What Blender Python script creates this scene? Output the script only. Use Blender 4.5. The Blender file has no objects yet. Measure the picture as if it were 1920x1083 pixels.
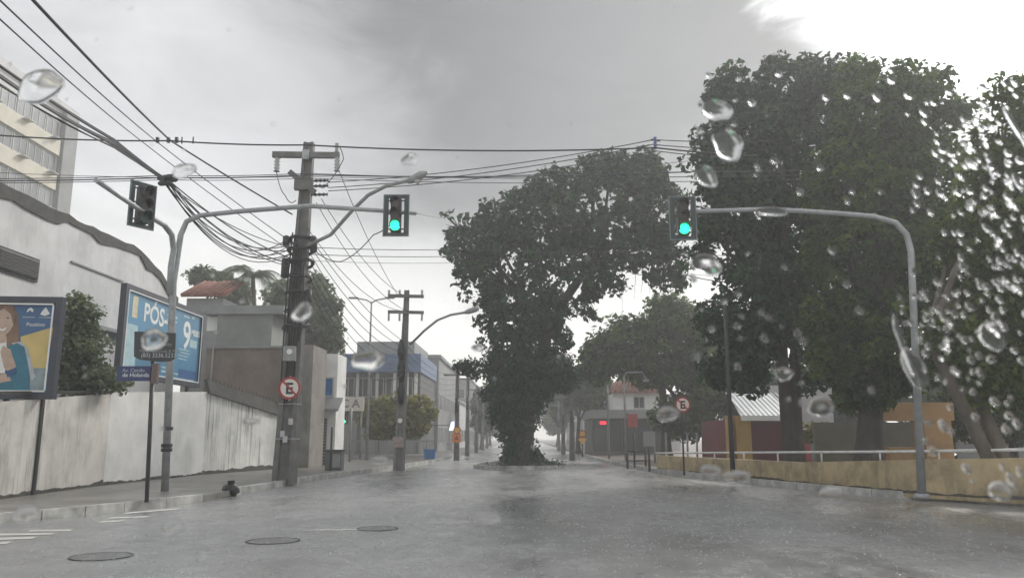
import bpy, bmesh, math, random
import numpy as np
from mathutils import Vector, Matrix
R = math.radians
random.seed(7)
scene = bpy.context.scene
C = scene.collection

# ------------------------------------------------------------------ camera
CAM = Vector((0.0, 0.0, 1.35)); FPX = 1500.0; PITCH = R(10.52); YAW = R(0.95)
cam_d = bpy.data.cameras.new('camera'); cam = bpy.data.objects.new('camera', cam_d); C.objects.link(cam)
cam.location = CAM; cam.rotation_euler = (R(90) + PITCH, 0, YAW)
cam_d.sensor_width = 36.0; cam_d.lens = FPX / 1920 * 36.0
cam_d.clip_start = 0.05; cam_d.clip_end = 6000
cam_d.dof.use_dof = True; cam_d.dof.focus_distance = 24.0; cam_d.dof.aperture_fstop = 7.0
scene.camera = cam
CROT = cam.rotation_euler.to_matrix()

# ------------------------------------------------------------------ sky, sun, exposure
SUN_EL, SUN_AZ = R(34), R(36)          # azimuth clockwise from the avenue's axis (+Y)
sund = Vector((math.sin(SUN_AZ)*math.cos(SUN_EL), math.cos(SUN_AZ)*math.cos(SUN_EL), math.sin(SUN_EL)))
w = bpy.data.worlds.new('World'); scene.world = w; w.use_nodes = True
nt = w.node_tree; nt.nodes.clear()
def N(t, **kw):
    n = nt.nodes.new(t)
    for k, v in kw.items(): setattr(n, k, v)
    return n
def L(a, b): nt.links.new(a, b)
def mth(op, a, b=None, c=None, clamp=False):
    n = N('ShaderNodeMath', operation=op, use_clamp=clamp)
    for i, v in enumerate((a, b, c)):
        if v is None: continue
        if isinstance(v, (int, float)): n.inputs[i].default_value = v
        else: L(v, n.inputs[i])
    return n.outputs[0]
def mixc(f, a, b, mode='MIX'):
    n = N('ShaderNodeMix', data_type='RGBA', blend_type=mode)
    for s, v in ((n.inputs[0], f), (n.inputs[6], a), (n.inputs[7], b)):
        if isinstance(v, (int, float)): s.default_value = v
        elif isinstance(v, tuple): s.default_value = (*v, 1)
        else: L(v, s)
    return n.outputs[2]
def ramp(x, lo, hi, a=0.0, b=1.0):
    n = N('ShaderNodeMapRange', interpolation_type='SMOOTHSTEP')
    L(x, n.inputs[0])
    for i, v in enumerate((lo, hi, a, b)): n.inputs[i+1].default_value = v
    return n.outputs[0]
tc = N('ShaderNodeTexCoord'); DIR = tc.outputs['Generated']
sky = N('ShaderNodeTexSky', sky_type='NISHITA', sun_disc=False)
sky.sun_elevation = SUN_EL; sky.sun_rotation = SUN_AZ
mp = N('ShaderNodeMapping'); L(DIR, mp.inputs[0]); mp.inputs['Scale'].default_value = (1.0, 1.0, 2.2); mp.inputs['Location'].default_value = (0.35, 0.1, 0.2)
nz = N('ShaderNodeTexNoise'); L(mp.outputs[0], nz.inputs['Vector']); nz.inputs['Scale'].default_value = 2.1; nz.inputs['Detail'].default_value = 6; nz.inputs['Roughness'].default_value = 0.52; nz.inputs['Distortion'].default_value = 0.35
nz2 = N('ShaderNodeTexNoise'); L(mp.outputs[0], nz2.inputs['Vector']); nz2.inputs['Scale'].default_value = 5.5; nz2.inputs['Detail'].default_value = 9; nz2.inputs['Roughness'].default_value = 0.6; nz2.inputs['Distortion'].default_value = 0.6
def lobe(v):
    n = N('ShaderNodeVectorMath', operation='DOT_PRODUCT'); L(DIR, n.inputs[0]); n.inputs[1].default_value = v.normalized()
    return n.outputs['Value']
wob = mth('ADD', mth('MULTIPLY_ADD', nz.outputs['Fac'], 0.22, -0.11), mth('MULTIPLY_ADD', nz2.outputs['Fac'], 0.12, -0.06))
# grey cloud deck, a darker bank hanging ahead, a bright thin spot before the sun
bank = lobe(Vector((0.10, 0.80, 0.50)))
dark = ramp(mth('ADD', bank, wob), 0.88, 0.99)
deck = mth('MULTIPLY_ADD', nz.outputs['Fac'], 3.2, 3.0)
deck = mth('ADD', deck, mth('MULTIPLY_ADD', nz2.outputs['Fac'], 3.4, -1.7))
val = mth('MULTIPLY', deck, mth('MULTIPLY_ADD', dark, -0.80, 1.0))
sl = mth('ADD', lobe(sund), mth('MULTIPLY_ADD', nz2.outputs['Fac'], 0.05, -0.025))
glow = ramp(sl, 0.957, 0.990)
glow2 = ramp(sl, 0.70, 0.99)
val = mth('ADD', val, mth('MULTIPLY', glow, 22.0))
val = mth('ADD', val, mth('MULTIPLY', glow2, 0.7))
sep = N('ShaderNodeSeparateXYZ'); L(DIR, sep.inputs[0])
low = ramp(sep.outputs['Z'], 0.02, 0.33, 1.0, 0.0)
val = mth('MULTIPLY', val, mth('MULTIPLY_ADD', low, 0.9, 1.0))
tint = mixc(low, (0.97, 0.985, 1.0), (1.0, 0.965, 0.89))
cl = N('ShaderNodeVectorMath', operation='SCALE'); L(tint, cl.inputs[0]); L(val, cl.inputs['Scale'])
skyc = mixc(0.95, sky.outputs[0], cl.outputs[0])
bg = N('ShaderNodeBackground'); L(skyc, bg.inputs[0]); bg.inputs[1].default_value = 0.1
ow = N('ShaderNodeOutputWorld'); L(bg.outputs[0], ow.inputs[0])

sd = bpy.data.lights.new('sun', 'SUN'); sd.energy = 1.5; sd.angle = R(14); sd.color = (1.0, 0.95, 0.87)
so = bpy.data.objects.new('sun', sd); C.objects.link(so); so.location = sund*60
so.rotation_euler = (-sund).to_track_quat('-Z', 'Y').to_euler()
vs = scene.view_settings; vs.view_transform = 'Standard'; vs.look = 'None'; vs.exposure = 0.75; vs.gamma = 1.0
scene.render.engine = 'CYCLES'
scene.cycles.use_denoising = True
scene.cycles.max_bounces = 8; scene.cycles.transparent_max_bounces = 12
scene.cycles.volume_bounces = 2
scene.cycles.caustics_refractive = False; scene.cycles.caustics_reflective = False

# ------------------------------------------------------------------ helpers
def ray(u, v):
    d = Vector(((u-960)/FPX, (541.5-v)/FPX, -1.0))
    return CROT @ d
def P(u, v, Y):
    d = ray(u, v); return CAM + d*(Y/d.y)
def G(u, v, z=0.0):
    d = ray(u, v); return CAM + d*((z-CAM.z)/d.z)
def PX(u, v, x):                      # point of that ray on the plane x = const
    d = ray(u, v); return CAM + d*(x/d.x)

MATS = {}
def pmat(name, col, rough=0.7, var=0.25, scale=2.0, bump=0.0, bscale=30.0, metal=0.0, streak=0.0, streak_col=(0.03, 0.03, 0.028), grime=0.0, emit=None, estr=0.0, spec=0.5, col2=None, stretch=(1, 1, 1), coat=0.0):
    if name in MATS: return MATS[name]
    m = bpy.data.materials.new(name); m.use_nodes = True; t = m.node_tree; n = t.nodes; l = t.links
    b = n['Principled BSDF']; b.inputs['Roughness'].default_value = rough; b.inputs['Metallic'].default_value = metal
    b.inputs['Specular IOR Level'].default_value = spec; b.inputs['Coat Weight'].default_value = coat
    geo = n.new('ShaderNodeNewGeometry'); mpn = n.new('ShaderNodeMapping'); l.new(geo.outputs['Position'], mpn.inputs[0]); mpn.inputs['Scale'].default_value = stretch
    nz = n.new('ShaderNodeTexNoise'); l.new(mpn.outputs[0], nz.inputs['Vector']); nz.inputs['Scale'].default_value = scale; nz.inputs['Detail'].default_value = 6; nz.inputs['Roughness'].default_value = 0.6
    mx = n.new('ShaderNodeMix'); mx.data_type = 'RGBA'
    c2 = col2 or tuple(c*(1-var) for c in col)
    mr = n.new('ShaderNodeMapRange'); l.new(nz.outputs['Fac'], mr.inputs[0]); mr.inputs[1].default_value = 0.35; mr.inputs[2].default_value = 0.68
    l.new(mr.outputs[0], mx.inputs[0]); mx.inputs[6].default_value = (*tuple(min(1, c*(1+var*0.4)) for c in col), 1); mx.inputs[7].default_value = (*c2, 1)
    out = mx.outputs[2]
    if streak > 0:
        ms = n.new('ShaderNodeMapping'); l.new(geo.outputs['Position'], ms.inputs[0]); ms.inputs['Scale'].default_value = (6.0, 6.0, 0.2) if name == 'streaked_plaster' else (3.2, 3.2, 0.38)
        ns = n.new('ShaderNodeTexNoise'); l.new(ms.outputs[0], ns.inputs['Vector']); ns.inputs['Scale'].default_value = 1.6; ns.inputs['Detail'].default_value = 9; ns.inputs['Roughness'].default_value = 0.72; ns.inputs['Distortion'].default_value = 0.25
        rs = n.new('ShaderNodeMapRange'); l.new(ns.outputs['Fac'], rs.inputs[0]); rs.inputs[1].default_value = 0.50; rs.inputs[2].default_value = 0.60 if name == 'streaked_plaster' else 0.66; rs.inputs[4].default_value = streak
        npm = n.new('ShaderNodeTexNoise'); l.new(geo.outputs['Position'], npm.inputs['Vector']); npm.inputs['Scale'].default_value = 0.55; npm.inputs['Detail'].default_value = 4
        rpm = n.new('ShaderNodeMapRange'); l.new(npm.outputs['Fac'], rpm.inputs[0]); rpm.inputs[1].default_value = 0.38; rpm.inputs[2].default_value = 0.62; rpm.inputs[3].default_value = 0.12
        mpm = n.new('ShaderNodeMath'); mpm.operation = 'MULTIPLY'; l.new(rs.outputs[0], mpm.inputs[0]); l.new(rpm.outputs[0], mpm.inputs[1])
        m2 = n.new('ShaderNodeMix'); m2.data_type = 'RGBA'; l.new(mpm.outputs[0], m2.inputs[0]); l.new(out, m2.inputs[6]); m2.inputs[7].default_value = (*streak_col, 1); out = m2.outputs[2]
    if grime > 0:
        ng = n.new('ShaderNodeTexNoise'); l.new(geo.outputs['Position'], ng.inputs['Vector']); ng.inputs['Scale'].default_value = 0.9; ng.inputs['Detail'].default_value = 9; ng.inputs['Roughness'].default_value = 0.7
        rg = n.new('ShaderNodeMapRange'); l.new(ng.outputs['Fac'], rg.inputs[0]); rg.inputs[1].default_value = 0.47; rg.inputs[2].default_value = 0.72; rg.inputs[4].default_value = grime
        m3 = n.new('ShaderNodeMix'); m3.data_type = 'RGBA'; l.new(rg.outputs[0], m3.inputs[0]); l.new(out, m3.inputs[6]); m3.inputs[7].default_value = (*streak_col, 1); out = m3.outputs[2]; ng.inputs['Scale'].default_value = 0.9 if name != 'ochre_paint' else 1.7
    l.new(out, b.inputs['Base Color'])
    if bump > 0:
        nb = n.new('ShaderNodeTexNoise'); l.new(geo.outputs['Position'], nb.inputs['Vector']); nb.inputs['Scale'].default_value = bscale; nb.inputs['Detail'].default_value = 4
        bp = n.new('ShaderNodeBump'); bp.inputs['Strength'].default_value = bump; bp.inputs['Distance'].default_value = 0.02; l.new(nb.outputs['Fac'], bp.inputs['Height']); l.new(bp.outputs[0], b.inputs['Normal'])
    if emit: b.inputs['Emission Color'].default_value = (*emit, 1); b.inputs['Emission Strength'].default_value = estr
    MATS[name] = m; return m

def leafmat(name, c1, c2, trans=0.35):
    m = bpy.data.materials.new(name); m.use_nodes = True; t = m.node_tree; n = t.nodes; l = t.links
    b = n['Principled BSDF']; b.inputs['Roughness'].default_value = 0.5; b.inputs['Specular IOR Level'].default_value = 0.25
    at = n.new('ShaderNodeAttribute'); at.attribute_name = 'var'
    mx = n.new('ShaderNodeMix'); mx.data_type = 'RGBA'; l.new(at.outputs['Fac'], mx.inputs[0]); mx.inputs[6].default_value = (*c1, 1); mx.inputs[7].default_value = (*c2, 1)
    l.new(mx.outputs[2], b.inputs['Base Color'])
    tr = n.new('ShaderNodeBsdfTranslucent'); l.new(mx.outputs[2], tr.inputs[0])
    ms = n.new('ShaderNodeMixShader'); ms.inputs[0].default_value = trans; l.new(b.outputs[0], ms.inputs[1]); l.new(tr.outputs[0], ms.inputs[2])
    l.new(ms.outputs[0], n['Material Output'].inputs[0]); MATS[name] = m; return m

ORG = {}
def thing(name, label, cat, loc=(0, 0, 0), group=None):
    o = bpy.data.objects.new(name, None); C.objects.link(o); o.location = loc; o.empty_display_size = 0.2
    o['label'] = label; o['category'] = cat
    if group: o['group'] = group
    ORG[o.name] = Vector(loc); return o
def tag(o, label, cat, group=None):
    o['label'] = label; o['category'] = cat
    if group: o['group'] = group
    return o
def struct(o, kind='structure'): o['kind'] = kind; return o

class MB:
    def __init__(s): s.v = []; s.f = []; s.sm = []
    def add(s, vs, fs, smooth=False):
        b = len(s.v); s.v += [Vector(v) for v in vs]
        for f in fs: s.f.append([b+i for i in f]); s.sm.append(smooth)
        return s
    def box(s, c, size, rz=0.0, m=None):
        c = Vector(c); hx, hy, hz = (x/2 for x in size); M = m or Matrix.Rotation(rz, 3, 'Z')
        vs = [c + M @ Vector((sx*hx, sy*hy, sz*hz)) for sz in (-1, 1) for sx, sy in ((-1, -1), (1, -1), (1, 1), (-1, 1))]
        return s.add(vs, [(3, 2, 1, 0), (4, 5, 6, 7), (0, 1, 5, 4), (1, 2, 6, 5), (2, 3, 7, 6), (3, 0, 4, 7)])
    def beam(s, p0, p1, wd, ht):
        p0, p1 = Vector(p0), Vector(p1); d = (p1-p0); L_ = d.length; d.normalize()
        up = Vector((0, 0, 1)) if abs(d.z) < 0.95 else Vector((0, 1, 0))
        r = d.cross(up).normalized(); u = r.cross(d)
        return s.box((p0+p1)/2, (L_, wd, ht), m=Matrix((d, r, u)).transposed())
    def tube(s, pts, rad, n=8, cap=True):
        pts = [Vector(p) for p in pts]; k = len(pts); rad = rad if isinstance(rad, (list, tuple)) else [rad]*k
        vs = []; up = None
        for i, p in enumerate(pts):
            d = (pts[min(i+1, k-1)] - pts[max(i-1, 0)]).normalized()
            if up is None: up = Vector((0, 0, 1)) if abs(d.z) < 0.9 else Vector((0, 1, 0))
            a = d.cross(up)
            if a.length < 1e-4: a = d.orthogonal()
            a.normalize(); b = a.cross(d).normalized(); up = b
            vs += [p + (a*math.cos(2*math.pi*j/n) + b*math.sin(2*math.pi*j/n))*rad[i] for j in range(n)]
        fs = [(i*n+j, i*n+(j+1) % n, (i+1)*n+(j+1) % n, (i+1)*n+j) for i in range(k-1) for j in range(n)]
        s.add(vs, fs, True)
        if cap:
            b = len(s.v)-k*n
            s.f.append([b+j for j in range(n)][::-1]); s.f.append([b+(k-1)*n+j for j in range(n)]); s.sm += [False, False]
        return s
    def prism(s, poly, ext):
        ext = Vector(ext); poly = [Vector(p) for p in poly]; n = len(poly)
        return s.add(poly + [p+ext for p in poly], [tuple(range(n))[::-1], tuple(range(n, 2*n))] + [(i, (i+1) % n, n+(i+1) % n, n+i) for i in range(n)])
    def disc(s, c, nrm, r, th, n=24, sx=1.0):
        nrm = Vector(nrm).normalized(); a = nrm.cross(Vector((0, 0, 1)))
        if a.length < 1e-3: a = Vector((1, 0, 0))
        a.normalize(); b = nrm.cross(a)
        return s.prism([Vector(c)+a*(r*sx*math.cos(2*math.pi*i/n))+b*(r*math.sin(2*math.pi*i/n)) for i in range(n)], nrm*th)
    def ring(s, c, nrm, r0, r1, th, n=28):
        nrm = Vector(nrm).normalized(); a = nrm.cross(Vector((0, 0, 1)))
        if a.length < 1e-3: a = Vector((1, 0, 0))
        a.normalize(); b = nrm.cross(a); c = Vector(c); vs = []
        for i in range(n):
            d = a*math.cos(2*math.pi*i/n)+b*math.sin(2*math.pi*i/n)
            vs += [c+d*r0, c+d*r1, c+d*r1+nrm*th, c+d*r0+nrm*th]
        fs = []
        for i in range(n):
            j = (i+1) % n
            for k in range(4): fs.append((i*4+k, i*4+(k+1) % 4, j*4+(k+1) % 4, j*4+k))
        return s.add(vs, fs)
    def quad(s, a, b, c, d): return s.add([a, b, c, d], [(0, 1, 2, 3)])
    def build(s, name, mat, parent=None, org=None, bevel=0.0):
        me = bpy.data.meshes.new(name)
        if parent is not None: o_ = ORG[parent.name]
        elif org is not None: o_ = Vector(org)
        else:
            z = min(v.z for v in s.v); o_ = Vector((sum(v.x for v in s.v)/len(s.v), sum(v.y for v in s.v)/len(s.v), z))
        me.from_pydata([v-o_ for v in s.v], [], s.f)
        me.polygons.foreach_set('use_smooth', s.sm)
        bm = bmesh.new(); bm.from_mesh(me); bmesh.ops.recalc_face_normals(bm, faces=bm.faces); bm.to_mesh(me); bm.free()
        me.materials.append(mat)
        o = bpy.data.objects.new(name, me); C.objects.link(o)
        if parent is not None: o.parent = parent
        else: o.location = o_
        if bevel:
            b = o.modifiers.new('bevel', 'BEVEL'); b.width = bevel; b.segments = 2; b.limit_method = 'ANGLE'
        ORG[o.name] = o_.copy()
        return o

def text(s, size, at, xd, yd, mat, name, parent, align='LEFT', bold=0.0):
    xd = Vector(xd).normalized(); yd = Vector(yd).normalized(); zd = xd.cross(yd)
    cu = bpy.data.curves.new(name, 'FONT'); cu.body = s; cu.size = size; cu.extrude = 0.002; cu.align_x = align; cu.offset = bold; cu.resolution_u = 3
    tmp = bpy.data.objects.new('tmp', cu); C.objects.link(tmp)
    me = bpy.data.meshes.new_from_object(tmp.evaluated_get(bpy.context.evaluated_depsgraph_get()))
    bpy.data.objects.remove(tmp); bpy.data.curves.remove(cu)
    M = Matrix((xd, yd, zd)).transposed().to_4x4(); M.translation = Vector(at) - ORG[parent.name]
    me.transform(M); me.name = name; me.materials.clear(); me.materials.append(mat)
    o = bpy.data.objects.new(name, me); C.objects.link(o); o.parent = parent; ORG[o.name] = ORG[parent.name]
    return o

# ------------------------------------------------------------------ materials
def road_material():
    m = bpy.data.materials.new('wet_asphalt'); m.use_nodes = True; t = m.node_tree; n = t.nodes; l = t.links
    b = n['Principled BSDF']; b.inputs['Specular IOR Level'].default_value = 0.9; b.inputs['Coat IOR'].default_value = 1.4
    geo = n.new('ShaderNodeNewGeometry')
    def noise(sc, det=6, rg=0.6, st=(1, 1, 1)):
        mpn = n.new('ShaderNodeMapping'); l.new(geo.outputs['Position'], mpn.inputs[0]); mpn.inputs['Scale'].default_value = st
        z = n.new('ShaderNodeTexNoise'); l.new(mpn.outputs[0], z.inputs['Vector']); z.inputs['Scale'].default_value = sc; z.inputs['Detail'].default_value = det; z.inputs['Roughness'].default_value = rg; return z.outputs['Fac']
    def mr(x, a, b_, c, d):
        k = n.new('ShaderNodeMapRange'); l.new(x, k.inputs[0]); k.inputs[1].default_value = a; k.inputs[2].default_value = b_; k.inputs[3].default_value = c; k.inputs[4].default_value = d; return k.outputs[0]
    def ma(op, x, y):
        k = n.new('ShaderNodeMath'); k.operation = op
        for i, q in enumerate((x, y)):
            if isinstance(q, (int, float)): k.inputs[i].default_value = q
            else: l.new(q, k.inputs[i])
        return k.outputs[0]
    big = noise(0.30, 8, 0.65, (1.0, 0.35, 1)); fine = noise(34, 5, 0.75); mid = noise(4.0, 8, 0.72, (1, .6, 1)); patch = noise(0.9, 7, 0.7)
    mx = n.new('ShaderNodeMix'); mx.data_type = 'RGBA'; l.new(mr(ma('ADD', ma('MULTIPLY', fine, .6), ma('MULTIPLY', mid, .4)), 0.36, 0.64, 0, 1), mx.inputs[0]); mx.inputs[6].default_value = (0.13, 0.131, 0.133, 1); mx.inputs[7].default_value = (0.34, 0.341, 0.342, 1)
    m2 = n.new('ShaderNodeMix'); m2.data_type = 'RGBA'; m2.blend_type = 'MULTIPLY'; m2.inputs[0].default_value = 1.0; l.new(mx.outputs[2], m2.inputs[6])
    vv = mr(patch, 0.3, 0.7, 0.75, 1.25); cmb = n.new('ShaderNodeCombineColor'); [l.new(vv, cmb.inputs[i]) for i in range(3)]; l.new(cmb.outputs[0], m2.inputs[7])
    l.new(m2.outputs[2], b.inputs['Base Color'])
    wet = mr(ma('ADD', ma('MULTIPLY', big, .7), ma('MULTIPLY', mid, .3)), 0.42, 0.56, 0.0, 1.0)
    l.new(mr(wet, 0, 1, 0.5, 0.27), b.inputs['Roughness']); l.new(mr(wet, 0, 1, 0.3, 1.0), b.inputs['Coat Weight']); l.new(mr(wet, 0, 1, 0.36, 0.16), b.inputs['Coat Roughness'])
    # pitted stone under a film struck by rain
    vo = n.new('ShaderNodeTexVoronoi'); l.new(geo.outputs['Position'], vo.inputs['Vector']); vo.inputs['Scale'].default_value = 11.0
    hgt = ma('ADD', ma('MULTIPLY', vo.outputs['Distance'], .5), ma('ADD', fine, ma('MULTIPLY', mid, 1.2)))
    bp = n.new('ShaderNodeBump'); bp.inputs['Distance'].default_value = 0.03; l.new(mr(wet, 0, 1, 0.5, 0.16), bp.inputs['Strength']); l.new(hgt, bp.inputs['Height']); l.new(bp.outputs[0], b.inputs['Normal']); l.new(bp.outputs[0], b.inputs['Coat Normal'])
    return m
M_ROAD = road_material()
M_GROUND = pmat('damp_earth', (0.09, 0.085, 0.075), 0.6, 0.4, 0.8, 0.4, 12)
M_PAVE = pmat('wet_pavement', (0.20, 0.195, 0.18), 0.38, 0.45, 1.1, 0.35, 18, grime=0.6, streak_col=(0.06, 0.055, 0.045))
M_PAVER = pmat('brown_pavement', (0.16, 0.13, 0.105), 0.4, 0.4, 1.0, 0.35, 18, grime=0.5, streak_col=(0.05, 0.045, 0.04))
M_KERB = pmat('kerb_concrete', (0.5, 0.5, 0.475), 0.5, 0.45, 3, 0.3, 25, grime=0.75, streak_col=(.1, .1, .095))
M_PAINT = pmat('road_paint', (0.72, 0.71, 0.66), 0.35, 0.3, 6, 0.2, 40, grime=0.35, streak_col=(0.15, 0.15, 0.145))
M_GRASS = pmat('weed_green', (0.07, 0.085, 0.04), 0.7, 0.4, 5)
M_WALLB = pmat('beige_plaster', (0.70, 0.675, 0.63), 0.75, 0.22, 1.2, 0.2, 25, streak=0.7, grime=0.5, streak_col=(0.17, 0.16, 0.14))
M_WALLW = pmat('white_plaster', (0.80, 0.80, 0.78), 0.75, 0.15, 1.2, 0.2, 25, streak=0.16, grime=0.2, streak_col=(0.2, 0.2, 0.19))
M_WALLS = pmat('streaked_plaster', (0.78, 0.78, 0.75), 0.75, 0.2, 1.2, 0.2, 25, streak=0.95, grime=0.25, streak_col=(0.13, 0.13, 0.12))
M_COPING = pmat('mossy_coping', (0.055, 0.055, 0.048), 0.85, 0.5, 2.5, 0.6, 14)
M_GREYB = pmat('grey_render', (0.6, 0.6, 0.6), 0.8, 0.18, 0.7, 0.15, 20, streak=0.25, grime=0.3, streak_col=(0.2, 0.2, 0.2))
M_BROWN = pmat('brown_render', (0.25, 0.20, 0.165), 0.85, 0.3, 0.8, 0.4, 14, streak=0.4, grime=0.5, streak_col=(0.09, 0.08, 0.07))
M_FIBRE = pmat('grey_fibre_sheet', (0.25, 0.265, 0.255), 0.8, 0.25, 1.0, 0.2, 14, grime=0.3, streak_col=(0.12, 0.12, 0.11))
M_CREAM = pmat('cream_render', (0.58, 0.55, 0.46), 0.75, 0.12, 0.6, streak=0.25, streak_col=(0.33, 0.31, 0.26))
M_LGREY = pmat('light_grey_render', (0.55, 0.55, 0.55), 0.8, 0.15, 0.6, streak=0.2, streak_col=(0.3, 0.3, 0.3))
M_DGREY = pmat('dark_grey_render', (0.11, 0.115, 0.12), 0.7, 0.25, 0.8, grime=0.3)
M_MGREY = pmat('mid_grey_render', (0.27, 0.275, 0.28), 0.75, 0.2, 0.8, grime=0.3, streak_col=(0.12, 0.12, 0.12))
M_GLASS = pmat('window_glass', (0.05, 0.06, 0.07), 0.12, 0.3, 0.5, spec=0.7)
M_FRAME = pmat('window_frame_paint', (0.5, 0.5, 0.48), 0.5, 0.1)
M_DARKM = pmat('dark_metal', (0.03, 0.032, 0.034), 0.5, 0.3, 6)
M_GALV = pmat('galvanised_steel', (0.36, 0.38, 0.39), 0.5, 0.25, 5, metal=0.35, bump=0.1)
M_GREYPOST = pmat('grey_painted_steel', (0.30, 0.31, 0.31), 0.5, 0.25, 5, grime=0.3)
M_CONC = pmat('pole_concrete', (0.155, 0.155, 0.15), 0.8, 0.3, 3.0, 0.5, 22, streak=0.5, streak_col=(0.06, 0.06, 0.058))
M_CONCF = pmat('far_pole_concrete', (0.19, 0.19, 0.185), 0.8, 0.3, 2.0)
M_RUBBER = pmat('black_cable', (0.018, 0.019, 0.022), 0.5, 0.3, 8)
M_CABLE2 = pmat('grey_cable', (0.05, 0.055, 0.065), 0.5, 0.3, 8)
M_PORC = pmat('porcelain', (0.42, 0.42, 0.42), 0.25, 0.2, 8)
M_TLBODY = pmat('signal_black', (0.022, 0.026, 0.027), 0.4, 0.2, 6)
M_TLEDGE = pmat('signal_backplate', (0.035, 0.06, 0.063), 0.45, 0.2, 6)
M_LENSR = pmat('red_lens_off', (0.025, 0.008, 0.008), 0.2, 0.1)
M_LENSY = pmat('amber_lens_off', (0.028, 0.018, 0.008), 0.2, 0.1)
M_GREENL = pmat('green_lens_lit', (0.0, 0.5, 0.35), 0.3, 0.0, emit=(0.01, 1.0, 0.30), estr=2.0)
M_REDLED = pmat('red_led_lit', (0.5, 0.0, 0.0), 0.3, 0.0, emit=(1.0, 0.03, 0.06), estr=1.1)
M_SIGNW = pmat('sign_white', (0.74, 0.70, 0.64), 0.4, 0.08, 6)
M_SIGNR = pmat('sign_red', (0.36, 0.03, 0.03), 0.4, 0.1, 6)
M_SIGNK = pmat('sign_black', (0.02, 0.02, 0.02), 0.4, 0.1, 6)
M_SIGNO = pmat('sign_orange', (0.75, 0.24, 0.03), 0.4, 0.1, 6)
M_SIGNY = pmat('sign_amber', (0.85, 0.47, 0.10), 0.4, 0.1, 6)
M_OCHRE = pmat('ochre_paint', (0.47, 0.37, 0.215), 0.7, 0.3, 1.6, 0.25, 22, streak=0.6, grime=0.85, streak_col=(0.12, 0.105, 0.075))
M_OCHRE2 = pmat('bright_ochre_paint', (0.47, 0.29, 0.08), 0.65, 0.2, 1.2, streak=0.2, streak_col=(0.25, 0.16, 0.06))
M_ORANGE = pmat('orange_render', (0.44, 0.27, 0.12), 0.7, 0.2, 1.2, streak=0.2, streak_col=(0.25, 0.14, 0.06))
M_MAROON = pmat('maroon_paint', (0.17, 0.022, 0.032), 0.65, 0.2, 1.2, grime=0.2)
M_RED = pmat('red_paint', (0.45, 0.03, 0.05), 0.6, 0.15, 1.2)
M_TILE = pmat('clay_tile', (0.30, 0.125, 0.09), 0.75, 0.4, 3, 0.3, 18, grime=0.3, streak_col=(0.10, 0.07, 0.05))
M_WHITE = pmat('white_paint', (0.78, 0.78, 0.76), 0.55, 0.1, 2)
M_ROOFW = pmat('pale_metal_roof', (0.66, 0.68, 0.69), 0.45, 0.15, 1.2, grime=0.15)
M_RAIL = pmat('white_rail', (0.72, 0.73, 0.72), 0.4, 0.2, 4)
M_BLUE = pmat('blue_fascia', (0.10, 0.165, 0.30), 0.55, 0.35, 1.0, streak=0.4, streak_col=(.25, .28, .32))
M_BLUE2 = pmat('blue_plastic', (0.03, 0.16, 0.42), 0.5, 0.2, 3)
M_BARK = pmat('bark', (0.055, 0.05, 0.043), 0.9, 0.4, 4, 0.8, 16, stretch=(1, 1, 0.3))
M_BARKL = pmat('pale_bark', (0.13, 0.115, 0.095), 0.9, 0.4, 4, 0.8, 16, stretch=(1, 1, 0.3))
M_BAG = pmat('black_bag', (0.012, 0.012, 0.013), 0.3, 0.2, 6, 0.5, 12)
M_IRON = pmat('cast_iron', (0.03, 0.03, 0.031), 0.45, 0.3, 10, 0.3, 40)
M_NAVY = pmat('navy_sign', (0.02, 0.035, 0.13), 0.4, 0.15, 4)
M_CHAR = pmat('charcoal_sign', (0.02, 0.024, 0.03), 0.4, 0.15, 4)
LEAF_A = leafmat('leaf_dark', (0.012, 0.042, 0.022), (0.045, 0.115, 0.036), 0.3)
LEAF_B = leafmat('leaf_mid', (0.016, 0.048, 0.010), (0.12, 0.21, 0.02), 0.45)
LEAF_C = leafmat('leaf_olive', (0.04, 0.075, 0.016), (0.15, 0.21, 0.03), 0.45)
LEAF_Y = leafmat('leaf_yellowgreen', (0.16, 0.17, 0.035), (0.30, 0.27, 0.06), 0.35)
LEAF_P = leafmat('leaf_veiled', (0.09, 0.125, 0.07), (0.22, 0.26, 0.14), 0.35)  # leaf colour lightened to paint in the veil of the smeared windscreen

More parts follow.
